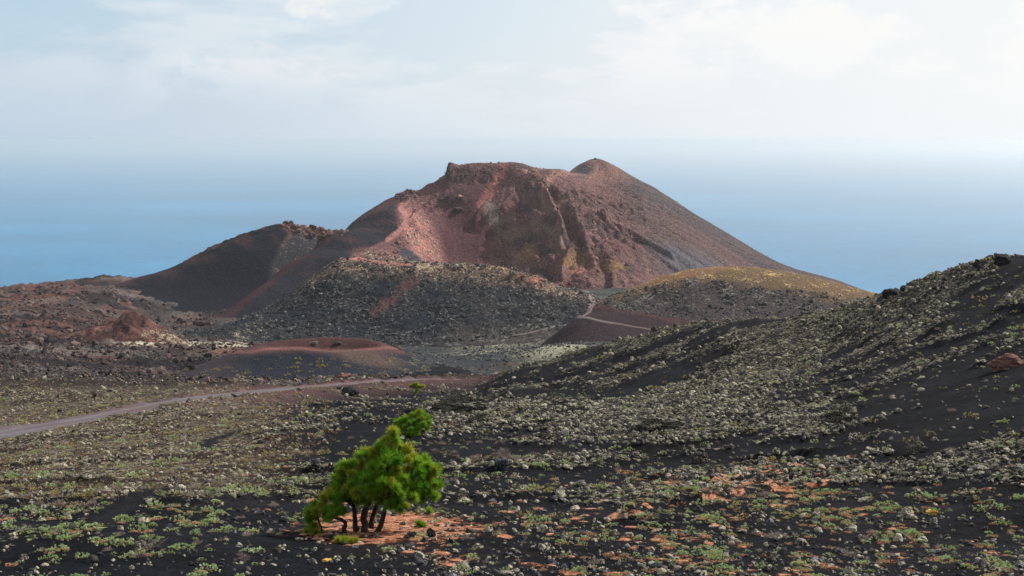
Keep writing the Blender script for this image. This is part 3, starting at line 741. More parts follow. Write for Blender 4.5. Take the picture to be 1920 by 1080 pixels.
def seg_left(px, py):
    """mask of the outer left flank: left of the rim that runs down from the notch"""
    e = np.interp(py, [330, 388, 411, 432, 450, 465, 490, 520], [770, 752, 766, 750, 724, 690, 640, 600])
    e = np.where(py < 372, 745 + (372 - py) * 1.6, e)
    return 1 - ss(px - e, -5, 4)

def f_colour(x, y, z, px, py):
    n = len(x); m = fbm(x / 30, y / 30, 4, 110); m2 = fbm(x / 9, y / 9, 4, 111)
    soil = lerp([0.014, 0.0175, 0.0235], [0.024, 0.023, 0.026], ss(m, -0.2, 0.2)); crust = full(n, [0.12, 0.12, 0.112]); cover = 0.36 + 0.35 * m
    up = 1 - ss(py - 14 * m2 - np.interp(px, [560, 640, 900, 1000, 1100], [535, 505, 520, 535, 560]), -6, 22)
    soil = lerp(soil, [0.10, 0.065, 0.05], 0.7 * up); crust = lerp(crust, [0.27, 0.20, 0.135], up); cover = cover + 0.22 * up
    streak = 1 - ss(seg_dist(px, py, [(800, 512), (770, 530), (735, 560), (700, 590)]) + 10 * m2, 4, 16)
    soil = lerp(soil, [0.10, 0.045, 0.042], streak * 0.55)
    pth = 1 - ss(seg_dist(px, py, [(640, 482), (690, 488), (730, 495), (775, 497)]), 2, 4)
    soil = lerp(soil, [0.27, 0.12, 0.10], pth); cover = cover * (1 - pth)
    rr = blob(px, py, 1000, 523, 40, 10, 15) ; soil = lerp(soil, [0.19, 0.085, 0.065], rr)
    lp = 1 - ss(seg_dist(px, py, [(440, 640), (470, 615), (500, 600)]) + 6 * m2, 6, 18)
    crust = lerp(crust, [0.25, 0.23, 0.165], lp * 0.9); cover = cover + 0.12 * lp
    lo = ss(px, 800, 900) * ss(py, 600, 630); soil = lerp(soil, [0.07, 0.055, 0.05], lo * 0.6); cover = cover + 0.15 * lo
    return soil, crust, cover

def t_colour(x, y, z, px, py):
    n = len(x); m = fbm(x / 22, y / 22, 4, 120); m2 = fbm(x / 7, y / 7, 4, 121)
    e = np.interp(px, [1100, 1200, 1300, 1400, 1500, 1600, 1700], [575, 545, 520, 528, 545, 566, 590])
    up = 1 - ss(py + 16 * m2 - e, -10, 16)  # tan top, darker front: sunlight and cloud shade partly put in the colour
    soil = lerp([0.045, 0.036, 0.038], [0.105, 0.070, 0.042], up); crust = lerp(full(n, [0.15, 0.14, 0.12]), TAN * 1.1, up); cover = 0.44 + 0.45 * m2
    ored = blob(px, py, 1290, 512, 100, 10, -12); soil = lerp(soil, [0.33, 0.13, 0.06], 0.22 * ored * up)
    low = ss(py - np.interp(px, [1100, 1180, 1250, 1300], [568, 582, 594, 600]) + 5 * m2, -3, 6)
    soil = lerp(soil, [0.031, 0.021, 0.025], low); cover = cover * (1 - 0.65 * low)
    rl = (1 - ss(np.abs(py - np.interp(px, [1110, 1180, 1250, 1300], [572, 584, 598, 606]) + 5 * m2), 2, 6)) * (px > 1105)
    soil = lerp(soil, [0.075, 0.034, 0.034], rl * 0.5)
    return soil, crust, cover

def l_colour(x, y, z, px, py):
    n = len(x); m = fbm(x / 40, y / 40, 4, 130); m3 = fbm((x + y) / 14, (x - y) / 60, 4, 131)
    soil = full(n, [0.0098, 0.0118, 0.0180]); crust = full(n, [0.17, 0.12, 0.09]); cover = 0.05 + 0.1 * m
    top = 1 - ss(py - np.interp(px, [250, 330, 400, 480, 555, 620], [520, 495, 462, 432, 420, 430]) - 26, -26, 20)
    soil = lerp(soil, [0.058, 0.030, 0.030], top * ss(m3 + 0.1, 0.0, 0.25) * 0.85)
    r = ss(px - np.interp(py, [420, 460, 500], [548, 520, 500]), 0, 14)  # rustier right side, lightened in colour as the sunlit face
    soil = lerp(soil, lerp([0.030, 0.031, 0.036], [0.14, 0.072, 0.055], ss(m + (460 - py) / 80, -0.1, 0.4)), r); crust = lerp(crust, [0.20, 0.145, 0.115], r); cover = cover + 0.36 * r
    return soil, crust, cover

def c_colour(x, y, z, px, py):
    n = len(x); m = fbm(x / 9, y / 9, 4, 140)
    soil = lerp([0.050, 0.027, 0.025], [0.115, 0.056, 0.047], ss(m, -0.2, 0.3)); crust = full(n, [0.26, 0.20, 0.14])
    r = ss(px, 240, 300) * ss(py, 600, 630)
    return soil, crust, 0.25 + 0.45 * r + 0.3 * m

def s_colour(x, y, z, px, py):
    n = len(x); m = fbm(x / 9, y / 9, 4, 150); m2 = fbm(x / 3, y / 3, 3, 151)
    soil = full(n, [0.0155, 0.019, 0.026]); crust = full(n, [0.13, 0.11, 0.085]); cover = 0.24 + 0.22 * ss(px, 640, 740) + 0.35 * m2
    e = np.interp(px, [460, 500, 560, 620, 680, 740], [662, 659, 657, 662, 660, 660])
    up = 1 - ss(py - e + 5 * m, -4, 10)
    soil = lerp(soil, [0.066, 0.036, 0.035], up)
    pit = up * ss(np.interp(px, [470, 500, 560, 620, 680, 720], [660, 654, 652.5, 657.5, 655, 652]) - py, 0, 3) * (px > 500) * (px < 715)
    soil = lerp(soil, [0.045, 0.024, 0.024], pit * 0.8)  # shade of the pit painted in, as its depth hardly shows
    lf = ss(460 - px, -20, 60); soil = lerp(soil, [0.045, 0.034, 0.038], lf * 0.6)
    rimw = 1 - ss(np.abs(py - np.interp(px, [470, 500, 560, 620, 680, 720], [660, 654, 652.5, 657.5, 655, 652])), 1.5, 4)
    soil = lerp(soil, [0.145, 0.068, 0.060], rimw * up * 0.8); cover = cover * (1 - up * 0.8)
    brn = blob(px, py, 690, 672, 60, 12, 10); soil = lerp(soil, [0.10, 0.068, 0.055], brn * 0.7)
    return soil, crust, cover

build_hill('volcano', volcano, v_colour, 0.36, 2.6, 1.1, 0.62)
build_hill('hill', fronthill, f_colour, 0.60, 1.0, 1.8)
build_hill('hill', tanhill, t_colour, 0.85, 0.8, 2.4)
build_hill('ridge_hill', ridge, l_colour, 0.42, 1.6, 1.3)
build_hill('cinder_cone_hill', cinder, c_colour, 0.9, 0.8, 2.6)
build_hill('crater_hill', smallcrater, s_colour, 1.6, 0.5, 4.5)

# ------------------------------------------------------------------ road and footpaths, laid on the surface
def ribbon(name, pts, widths, zfun, lift, mat, seed, cross=9):
    pts = np.asarray(pts, float)
    dense = []
    for i in range(len(pts) - 1):
        k = max(2, int(np.hypot(*(pts[i + 1] - pts[i])[:2]) / max(0.5, 0.006 * pts[i][1])))
        for t in np.linspace(0, 1, k, endpoint=False): dense.append(pts[i] * (1 - t) + pts[i + 1] * t)
    dense.append(pts[-1]); q = np.array(dense)[:, :2]
    for _ in range(3): q[1:-1] = (q[:-2] + 2 * q[1:-1] + q[2:]) / 4
    tg = np.gradient(q, axis=0); tg /= np.linalg.norm(tg, axis=1)[:, None] + 1e-9
    nr = np.stack([-tg[:, 1], tg[:, 0]], -1)
    s_ = np.linspace(0, 1, len(q)); wd = np.interp(s_, np.linspace(0, 1, len(widths)), widths)
    L = wd * (1 + 0.35 * fbm(q[:, 0] / 4, q[:, 1] / 4, 3, seed)); R = wd * (1 + 0.35 * fbm(q[:, 0] / 4, q[:, 1] / 4, 3, seed + 1))
    V = []; CR = []
    for c in np.linspace(-1, 1, cross):
        o = np.where(c < 0, L, R) * c
        xy = q + nr * o[:, None]; z = zfun(xy[:, 0], xy[:, 1]) + lift * (1 - 1.4 * abs(c) ** 6)
        V.append(np.c_[xy, z]); CR.append(np.full(len(xy), c))
    V = np.stack(V, 1); n = V.shape[0]
    idx = np.arange(n * cross).reshape(n, cross)
    F = np.stack([idx[:-1, :-1], idx[1:, :-1], idx[1:, 1:], idx[:-1, 1:]], -1).reshape(-1, 4)
    me = mesh_np(name, V.reshape(-1, 3), F, mat); add_f(me, 'across', np.stack(CR, 1).ravel())
    return tag(link(name, me), kind='structure')

def dirt_mat(name, a, b_, sc):
    m = bpy.data.materials.new(name); m.use_nodes = True
    k = NT(m.node_tree); b = k.n['Principled BSDF']
    pos = k.new('ShaderNodeNewGeometry').outputs['Position']
    c = k.mix(k.sstep(k.noise(pos, sc, 4, 0.6), 0.35, 0.65), a, b_)
    c = k.mix(k.sstep(k.noise(pos, sc * 30, 4, 0.6), 0.3, 0.75, 0.0, 0.5), c, tuple(np.array(a) * 0.45))
    ac = k.math('ABSOLUTE', k.attr('across').outputs['Fac'])
    wob_ = k.math('ADD', k.math('SUBTRACT', ac, 0.42), k.math('MULTIPLY', k.math('SUBTRACT', k.noise(pos, 0.5, 3, 0.5), 0.5), 0.25))
    rut = k.sstep(k.math('ABSOLUTE', wob_), 0.05, 0.20, 0.45, 0.0)
    c = k.mix(rut, c, tuple(np.array(b_) * 1.25))
    c = k.mix(k.sstep(k.math('ADD', ac, k.math('MULTIPLY', k.noise(pos, 1.5, 4, 0.6), 0.4)), 0.95, 1.2, 0, 0.75), c, (0.05, 0.038, 0.038))
    k.l.new(c, b.inputs['Base Color']); b.inputs['Roughness'].default_value = 0.95; b.inputs['Specular IOR Level'].default_value = 0.05
    return m

road_mat = dirt_mat('red_dirt', (0.098, 0.066, 0.068), (0.110, 0.102, 0.110), 0.06)
ribbon('road', np.c_[ROADXY, np.zeros(len(ROADXY))], [2.7, 3.1, 4.3, 3.0, 2.5, 2.2, 1.9, 1.8], ground_z, 0.10, road_mat, 300)
path_mat = dirt_mat('pale_dirt', (0.105, 0.073, 0.068), (0.165, 0.135, 0.128), 0.05)
trail_mat = dirt_mat('black_trail', (0.0100, 0.0103, 0.0125), (0.0135, 0.0140, 0.0165), 0.5)
for pts, wd in (([(1075, 541, 715), (1100, 546, 700), (1108, 556, 690), (1112, 565, 670), (1108, 575, 640), (1106, 584, 610), (1096, 592, 585), (1088, 597, 570)], [1.2, 1.8, 2.2, 1.8, 1.4]),
                ([(1088, 597, 570), (1112, 600, 562), (1150, 606, 552), (1200, 616, 545), (1240, 624, 538)], [1.1, 1.0, 1.0]),
                ([(1088, 597, 570), (1060, 606, 585), (1035, 616, 595), (1005, 625, 605), (960, 630, 615)], [1.1, 1.1, 0.7])):
    W = [seen(*p) for p in pts]
    ribbon('path', W, wd, top_z, 0.25, path_mat, 310)
ribbon('path', [seen(px, py, D) for px, py, D in ((640, 484, 735), (670, 487, 735), (700, 492, 733), (735, 496, 730), (775, 498, 728))], [1.2, 1.6, 1.2], top_z, 0.25, dirt_mat('red_trail', (0.26, 0.115, 0.095), (0.30, 0.15, 0.125), 0.1), 320)

# ------------------------------------------------------------------ sea
def build_sea():
    m = bpy.data.materials.new('sea_water'); m.use_nodes = True
    k = NT(m.node_tree); b = k.n['Principled BSDF']
    pos = k.new('ShaderNodeNewGeometry').outputs['Position']
    n1 = k.noise(k.vmath('MULTIPLY', pos, (0.8, 0.35, 1.0)), 0.022, 6, 0.7)
    n5 = k.noise(k.vmath('MULTIPLY', pos, (0.25, 0.7, 1.0)), 0.0009, 5, 0.6)
    n2 = k.noise(k.vmath('MULTIPLY', pos, (0.5, 1.0, 1.0)), 0.0012, 4, 0.55)
    col = k.mix(k.sstep(n2, 0.3, 0.7), (0.000, 0.098, 0.210), (0.000, 0.132, 0.268))
    wv = k.math('MULTIPLY', k.sstep(n1, 0.3, 0.7, 0.82, 1.18), k.sstep(n5, 0.3, 0.7, 0.80, 1.25))
    cv = k.new('ShaderNodeCombineColor'); [k.l.new(wv, cv.inputs[i]) for i in range(3)]
    col = k.mix(1.0, col, cv.outputs[0], 'MULTIPLY')
    k.l.new(col, b.inputs['Base Color'])
    b.inputs['Roughness'].default_value = 0.30; b.inputs['IOR'].default_value = 1.33; b.inputs['Specular IOR Level'].default_value = 0.04
    bp = k.new('ShaderNodeBump'); bp.inputs['Strength'].default_value = 0.35; bp.inputs['Distance'].default_value = 7.0
    k.l.new(n1, bp.inputs['Height']); k.l.new(bp.outputs[0], b.inputs['Normal'])
    R = 80000
    v = [(-R, -6000, 0), (R, -6000, 0), (R, R, 0), (-R, R, 0)]
    tag(link('sea', mesh_np('sea', v, [[0, 1, 2, 3]], m)), kind='structure')
build_sea()

# ------------------------------------------------------------------ haze over land and sea
def build_haze(density=5.5e-5):
    m = bpy.data.materials.new('haze_air'); m.use_nodes = True
    k = NT(m.node_tree); k.n.clear()
    vol = k.new('ShaderNodeVolumePrincipled')
    vol.inputs['Color'].default_value = (1.0, 0.98, 0.94, 1)
    vol.inputs['Density'].default_value = density
    vol.inputs['Anisotropy'].default_value = 0.8
    o = k.new('ShaderNodeOutputMaterial'); k.l.new(vol.outputs[0], o.inputs['Volume'])
    x0, x1, y0, y1, z0, z1 = -85000, 85000, -7000, 85000, -2, ZC + 14
    v = [(x, y, z) for z in (z0, z1) for y in (y0, y1) for x in (x0, x1)]
    f = [[0, 2, 3, 1], [4, 5, 7, 6], [0, 1, 5, 4], [2, 6, 7, 3], [0, 4, 6, 2], [1, 3, 7, 5]]
    tag(link('haze', mesh_np('haze', v, f, m, False)), kind='stuff')
build_haze()

# ------------------------------------------------------------------ rocks, shrubs, pines: materials
def simple_mat(name, build):
    m = bpy.data.materials.new(name); m.use_nodes = True
    k = NT(m.node_tree); k.n.clear()
    build(k)
    return m

def rock_mat(name, dark, lich, amount, rand=0.5):
    def b(k):
        pos = k.new('ShaderNodeNewGeometry').outputs['Position']
        r = k.new('ShaderNodeObjectInfo').outputs['Random']
        n1 = k.noise(pos, 14.0, 5, 0.65); n2 = k.noise(pos, 46.0, 3, 0.6)
        am = k.math('ADD', amount, k.math('MULTIPLY', k.math('SUBTRACT', r, 0.5), rand))
        lo = k.math('SUBTRACT', 0.72, k.math('MULTIPLY', am, 0.42))
        f = k.sstep(n1, lo, k.math('ADD', lo, 0.10))
        r2 = k.math('FRACT', k.math('MULTIPLY', r, 7.31))
        dk = k.mix(r2, dark, tuple(np.array(dark) * np.array([1.9, 1.6, 1.5])))
        lc = k.mix(k.math('FRACT', k.math('MULTIPLY', r, 13.7)), lich, tuple(np.array(lich) * np.array([0.72, 0.74, 0.80])))
        c = k.mix(f, dk, lc)
        v = k.sstep(n2, 0.25, 0.75, 0.55, 1.4)
        cv = k.new('ShaderNodeCombineColor'); [k.l.new(v, cv.inputs[i]) for i in range(3)]
        c = k.mix(1.0, c, cv.outputs[0], 'MULTIPLY')
        p = k.new('ShaderNodeBsdfPrincipled'); k.l.new(c, p.inputs['Base Color']); p.inputs['Roughness'].default_value = 0.92
        p.inputs['Specular IOR Level'].default_value = 0.2
        bp = k.new('ShaderNodeBump'); bp.inputs['Strength'].default_value = 0.7; bp.inputs['Distance'].default_value = 0.04
        k.l.new(n1, bp.inputs['Height']); k.l.new(bp.outputs[0], p.inputs['Normal'])
        o = k.new('ShaderNodeOutputMaterial'); k.l.new(p.outputs[0], o.inputs['Surface'])
    return simple_mat(name, b)

def leaf_mat(name, a, bcol, trans=0.3, var=0.35):
    def b(k):
        oi = k.new('ShaderNodeObjectInfo').outputs['Random']
        tint = k.attr('tint').outputs['Color']
        pos = k.new('ShaderNodeNewGeometry').outputs['Position']
        n = k.noise(pos, 30.0, 2, 0.5)
        c = k.mix(k.math('ADD', k.math('MULTIPLY', oi, 0.7), k.math('MULTIPLY', n, 0.3)), a, bcol)
        c = k.mix(1.0, c, tint, 'MULTIPLY')
        d_ = k.new('ShaderNodeBsdfDiffuse'); k.l.new(c, d_.inputs['Color'])
        t_ = k.new('ShaderNodeBsdfTranslucent'); k.l.new(c, t_.inputs['Color'])
        mx = k.new('ShaderNodeMixShader'); mx.inputs[0].default_value = trans
        k.l.new(d_.outputs[0], mx.inputs[1]); k.l.new(t_.outputs[0], mx.inputs[2])
        o = k.new('ShaderNodeOutputMaterial'); k.l.new(mx.outputs[0], o.inputs['Surface'])
    return simple_mat(name, b)

def plain_mat(name, c0, c1, scale):
    def b(k):
        pos = k.new('ShaderNodeNewGeometry').outputs['Position']
        c = k.mix(k.sstep(k.noise(pos, scale, 4, 0.6), 0.3, 0.7), c0, c1)
        p = k.new('ShaderNodeBsdfPrincipled'); k.l.new(c, p.inputs['Base Color']); p.inputs['Roughness'].default_value = 0.9
        p.inputs['Specular IOR Level'].default_value = 0.15
        o = k.new('ShaderNodeOutputMaterial'); k.l.new(p.outputs[0], o.inputs['Surface'])
    return simple_mat(name, b)

M_ROCK = rock_mat('lichened_lava', (0.030, 0.028, 0.027), (0.33, 0.295, 0.21), 0.58, 0.6)
M_GREY = rock_mat('bare_lava', (0.017, 0.019, 0.024), (0.21, 0.215, 0.22), 0.36, 0.75)
M_REDROCK = rock_mat('rusty_lava', (0.085, 0.042, 0.034), (0.24, 0.13, 0.095), 0.45, 0.2)
M_DARKROCK = rock_mat('black_lava', (0.016, 0.016, 0.018), (0.075, 0.07, 0.068), 0.3, 0.3)
M_YELLOW = plain_mat('sulphur_rock', (0.42, 0.22, 0.03), (0.55, 0.36, 0.09), 12.0)
M_PALEROCK = rock_mat('pale_lava', (0.11, 0.10, 0.09), (0.40, 0.37, 0.31), 0.8, 0.2)
M_GREEN = leaf_mat('pale_green_leaf', (0.23, 0.34, 0.13), (0.42, 0.50, 0.25))
M_OLIVE = leaf_mat('olive_leaf', (0.21, 0.20, 0.085), (0.42, 0.385, 0.16))
M_SAGE = leaf_mat('sage_leaf', (0.22, 0.205, 0.15), (0.48, 0.43, 0.32))
M_TWIG = leaf_mat('dry_twig', (0.17, 0.13, 0.11), (0.32, 0.26, 0.22), 0.05)
M_RUST = leaf_mat('rusty_leaf', (0.24, 0.11, 0.05), (0.34, 0.22, 0.08))
M_NEEDLE = leaf_mat('pine_needle', (0.075, 0.235, 0.020), (0.26, 0.45, 0.038), 0.45)
M_LITTER = leaf_mat('fallen_needle', (0.36, 0.15, 0.08), (0.60, 0.32, 0.20), 0.1)
M_BARK = plain_mat('pine_bark', (0.020, 0.015, 0.013), (0.065, 0.043, 0.035), 22.0)

# ------------------------------------------------------------------ meshes of the small things
from mathutils import noise as mnoise

def rock_mesh(name, seed, dims, mat, sub=2, lump=0.35, cuts=6, grit=0.0):
    rnd = random.Random(seed)
    bm = bmesh.new(); bmesh.ops.create_icosphere(bm, subdivisions=sub, radius=1.0)
    off = Vector((rnd.uniform(-50, 50), rnd.uniform(-50, 50), rnd.uniform(-50, 50)))
    planes = []
    for _ in range(cuts):
        n = Vector((rnd.gauss(0, 1), rnd.gauss(0, 1), rnd.gauss(0, 0.8))).normalized()
        planes.append((n, rnd.uniform(0.55, 0.85)))
    for v in bm.verts:
        p = v.co.copy()
        for n, d_ in planes:
            e = p.dot(n) - d_
            if e > 0: p -= n * e * 0.9
        f = 1 + lump * (mnoise.noise(p * 1.7 + off) + 0.55 * mnoise.noise(p * 4.1 + off) + 0.25 * mnoise.noise(p * 9 + off)) + grit * (mnoise.noise(p * 15 + off) + 0.7 * mnoise.noise(p * 29 + off))
        p *= f
        v.co = Vector((p.x * dims[0], p.y * dims[1], p.z * dims[2]))
    me = bpy.data.meshes.new(name); bm.to_mesh(me); bm.free(); me.materials.append(mat)
    return me

def tube_geo(pts, radii, sides=6):
    V, F = [], []
    pts = [Vector(p) for p in pts]
    for i, p in enumerate(pts):
        t = (pts[min(i + 1, len(pts) - 1)] - pts[max(i - 1, 0)]).normalized()
        a = t.cross(Vector((0.13, 0.97, 0.21))).normalized(); b = t.cross(a)
        for s_ in range(sides):
            an = 2 * math.pi * s_ / sides
            V.append(p + (a * math.cos(an) + b * math.sin(an)) * radii[i])
    for i in range(len(pts) - 1):
        for s_ in range(sides):
            F.append((i * sides + s_, i * sides + (s_ + 1) % sides, (i + 1) * sides + (s_ + 1) % sides, (i + 1) * sides + s_))
    F.append(tuple(range(len(V) - sides, len(V)))); F.append(tuple(range(sides))[::-1])
    return V, F

def from_geo(name, geos, mat, smooth=True):
    V, F = [], []
    for v, f in geos:
        o = len(V); V += [tuple(p) for p in v]; F += [tuple(i + o for i in ff) for ff in f]
    me = bpy.data.meshes.new(name); me.from_pydata(V, [], F); me.update()
    me.polygons.foreach_set('use_smooth', [smooth] * len(me.polygons)); me.materials.append(mat)
    return me

def blade_mesh(name, blades, mat):
    """blades: (base, tip, width, tint) -> narrow folded leaves"""
    V, F, T = [], [], []
    for b, t, wd, tint in blades:
        b, t = Vector(b), Vector(t); ax = (t - b)
        s_ = ax.cross(Vector((random.uniform(-1, 1), random.uniform(-1, 1), random.uniform(-0.6, 1))))
        if s_.length < 1e-6: continue
        s_ = s_.normalized() * wd; m_ = b + ax * 0.5
        up = ax.cross(s_).normalized() * wd * 0.35
        o = len(V)
        V += [b, m_ + s_ + up, t, m_ - s_ + up]
        F += [(o, o + 1, o + 2), (o, o + 2, o + 3)]
        T += [tint] * 4 if len(tint) == 3 else [tint[:3], tuple(0.5 * (a_ + b_) for a_, b_ in zip(tint[:3], tint[3:])), tint[3:], tuple(0.5 * (a_ + b_) for a_, b_ in zip(tint[:3], tint[3:]))]
    me = bpy.data.meshes.new(name); me.from_pydata([tuple(v) for v in V], [], F); me.update()
    add_col(me, 'tint', np.array(T)); me.materials.append(mat)
    return me

def rdir(rnd, zmin=0.0):
    while True:
        v = Vector((rnd.gauss(0, 1), rnd.gauss(0, 1), rnd.gauss(0, 1)))
        if v.length > 1e-3:
            v.normalize()
            if v.z >= zmin: return v

def shrub_mesh(name, seed, mat, leaves=80, twigs=14, leaf=(0.20, 0.085), skirt=(1.15, 0.62, 0.45), squash=0.62):
    """cushion of short leaves on woody stems, unit radius"""
    rnd = random.Random(seed); random.seed(seed)
    bl = []
    heads = [(rdir(rnd, 0.05), rnd.uniform(0.62, 1.0)) for _ in range(max(6, leaves // 7))]
    for i in range(leaves):
        h, r = rnd.choice(heads)
        c = Vector((h.x * r, h.y * r, h.z * r * squash)) + rdir(rnd, -1) * 0.09
        dd = (Vector((h.x, h.y, h.z * 1.2)) + rdir(rnd, -1) * 0.8).normalized()
        low = c.z < 0.22
        tint = Vector((1, 1, 1)) * rnd.uniform(0.75, 1.15)
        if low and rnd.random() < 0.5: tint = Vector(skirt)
        bl.append((c, c + dd * leaf[0] * rnd.uniform(0.7, 1.3), leaf[1], tuple(tint)))
    for i in range(twigs):
        h, r = rnd.choice(heads)
        bl.append(((h.x * 0.1, h.y * 0.1, -0.05), (h.x * r, h.y * r, h.z * r * squash), 0.022, (0.55, 0.38, 0.35)))
    return blade_mesh(name, bl, mat)

def twig_mesh(name, seed, mat, n=70):
    rnd = random.Random(seed); random.seed(seed)
    bl = []
    for i in range(n):
        h = rdir(rnd, 0.12); r = rnd.uniform(0.6, 1.0)
        e = Vector((h.x * r, h.y * r, h.z * r * 0.7)); mdp = e * 0.45 + rdir(rnd) * 0.1
        v = rnd.uniform(0.7, 1.2)
        bl.append(((h.x * 0.08, h.y * 0.08, -0.04), mdp, 0.020, (v, v, v)))
        for _ in range(2):
            e2 = e + rdir(rnd, -1) * 0.22
            bl.append((mdp, e2, 0.016, (v, v, v)))
    return blade_mesh(name, bl, mat)

ROCKS = [rock_mesh('rock', 100 + i, ((1.0, 0.85, 0.62), (1.15, 0.8, 0.5), (0.9, 0.9, 0.8), (1.3, 0.75, 0.55), (0.85, 1.0, 0.68), (1.0, 0.7, 0.85))[i % 6], M_ROCK, 2, 0.42, 5) for i in range(9)]
GREYS = [rock_mesh('rock', 200 + i, ((1.0, 0.85, 0.55), (1.2, 0.8, 0.5), (0.9, 0.9, 0.7))[i % 3], M_GREY, 2, 0.25, 9) for i in range(6)]
GREENS = [shrub_mesh('shrub', 300 + i, M_GREEN, 150, 10, (0.15, 0.075), (1.25, 0.70, 0.62), 0.6) for i in range(6)]
OLIVES = [shrub_mesh('shrub', 400 + i, M_OLIVE, 80) for i in range(4)]
SAGES = [shrub_mesh('shrub', 500 + i, M_SAGE, 70, 20) for i in range(4)]
RUSTS = [shrub_mesh('shrub', 550 + i, M_RUST, 60, 20) for i in range(2)]
TWIGS = [twig_mesh('dry_shrub', 600 + i, M_TWIG) for i in range(4)]
def mat_blades(seed):
    rnd = random.Random(seed); random.seed(seed); bl = []
    for i in range(60):
        an = rnd.uniform(0, 6.28); r = math.sqrt(rnd.random()); c = Vector((math.cos(an) * r, math.sin(an) * r * 0.8, 0.10 * (1 - r * r) + rnd.uniform(0, 0.03)))
        a2 = rnd.uniform(0, 6.28); v = rnd.uniform(0.7, 1.15)
        bl.append((c, c + Vector((math.cos(a2), math.sin(a2), rnd.uniform(-0.1, 0.25))) * 0.42, 0.035, (v, v, v)))
    return blade_mesh('needle_mat', bl, M_LITTER)
MATS = [mat_blades(700 + i) for i in range(4)]

def scatter_tree():
    """one shared node group: set each point to an instance of a variant"""
    def make(name, meshes):
        c = bpy.data.collections.new(name + '_kinds')
        for i, me in enumerate(meshes):
            o = bpy.data.objects.new('%s_kind_%02d' % (name, i), me); c.objects.link(o)
        ng = bpy.data.node_groups.new(name + '_scatter', 'GeometryNodeTree')
        ng.interface.new_socket('Geometry', in_out='INPUT', socket_type='NodeSocketGeometry')
        ng.interface.new_socket('Geometry', in_out='OUTPUT', socket_type='NodeSocketGeometry')
        gi = ng.nodes.new('NodeGroupInput'); go = ng.nodes.new('NodeGroupOutput')
        ip = ng.nodes.new('GeometryNodeInstanceOnPoints')
        ci = ng.nodes.new('GeometryNodeCollectionInfo'); ci.inputs['Collection'].default_value = c
        ci.inputs['Separate Children'].default_value = True; ci.inputs['Reset Children'].default_value = True
        def at(n, t):
            a = ng.nodes.new('GeometryNodeInputNamedAttribute'); a.data_type = t; a.inputs['Name'].default_value = n
            return next(o for o in a.outputs if o.name == 'Attribute' and o.enabled)
        L = ng.links.new
        L(gi.outputs[0], ip.inputs['Points']); L(ci.outputs[0], ip.inputs['Instance'])
        ip.inputs['Pick Instance'].default_value = True
        L(at('kind_index', 'INT'), ip.inputs['Instance Index'])
        e2r = ng.nodes.new('FunctionNodeEulerToRotation')
        L(at('turn', 'FLOAT_VECTOR'), e2r.inputs[0]); L(e2r.outputs[0], ip.inputs['Rotation'])
        L(at('size', 'FLOAT_VECTOR'), ip.inputs['Scale'])
        L(ip.outputs[0], go.inputs[0])
        return ng
    return make
make_scatter = scatter_tree()

def stuff_scatter(name, label, meshes, pts, size, turn, kind_index):
    me = bpy.data.meshes.new(name); me.vertices.add(len(pts))
    me.vertices.foreach_set('co', np.ascontiguousarray(pts, np.float32).ravel())
    a = me.attributes.new('kind_index', 'INT', 'POINT'); a.data.foreach_set('value', np.ascontiguousarray(kind_index, np.int32))
    a = me.attributes.new('turn', 'FLOAT_VECTOR', 'POINT'); a.data.foreach_set('vector', np.ascontiguousarray(turn, np.float32).ravel())
    a = me.attributes.new('size', 'FLOAT_VECTOR', 'POINT'); a.data.foreach_set('vector', np.ascontiguousarray(size, np.float32).ravel())
    o = link(name, me); tag(o, label=label, kind='stuff')
    md = o.modifiers.new('scatter', 'NODES'); md.node_group = make_scatter(name, meshes)
    return o

def off_trail(x, y): return trail_dist(x, y) > 0.42

LANDMARKS = [('the large pine', 700, 900), ('the low pine bush', 770, 795), ('the yellow rock', 1748, 958), ('the rusty brown boulder', 1887, 678), ('the long lava outcrop', 862, 757), ('the broad dark outcrop', 1235, 795), ('the pale round rock', 1059, 808),
             ('the dark pointed rock', 942, 868), ('the black upright rock', 1313, 937), ('the wide grey dry bush', 372, 922), ('the flat yellowish stone', 613, 1051), ('the lichen-grey lava knob', 1715, 835), ('the rounded pale lava knob', 1312, 856), ('the outcrop above the bare ash', 1582, 775),
             ('the road\'s pale bend', 190, 790), ('the split pointed rock', 1703, 960), ('the black upper trail', 395, 845), ('the wide pine shoots', 650, 1015)]
def where_is(px, py):
    d_ = [(math.hypot(px - a, (py - b) * 1.3), n, a, b) for n, a, b in LANDMARKS]; d_.sort()
    r, n, a, b = d_[0]
    dx, dy = px - a, (py - b) * 1.3
    an = math.degrees(math.atan2(-dy, dx)) % 360
    word = ('right of', 'up and right of', 'above', 'up and left of', 'left of', 'down and left of', 'below', 'down and right of')[int((an + 22.5) // 45) % 8]
    return ('just ' if r < 70 else 'well ' if r > 190 else '') + word + ' ' + n

def candidates(n, y0, y1, power=1.6):
    u = RNG.random(n); e = 1 - power
    y = (y0 ** e + u * (y1 ** e - y0 ** e)) ** (1 / e)
    a = RNG.uniform(-0.43, 0.43, n)
    x = a * y
    return x, y

def turns(n, tilt):
    t = np.zeros((n, 3)); t[:, 2] = RNG.uniform(0, 6.283, n); t[:, 0] = RNG.normal(0, tilt, n); t[:, 1] = RNG.normal(0, tilt, n)
    return t

def in_frame(px, py, m=10):
    return (px > -m) & (px < 1920 + m) & (py < 1080 + m)

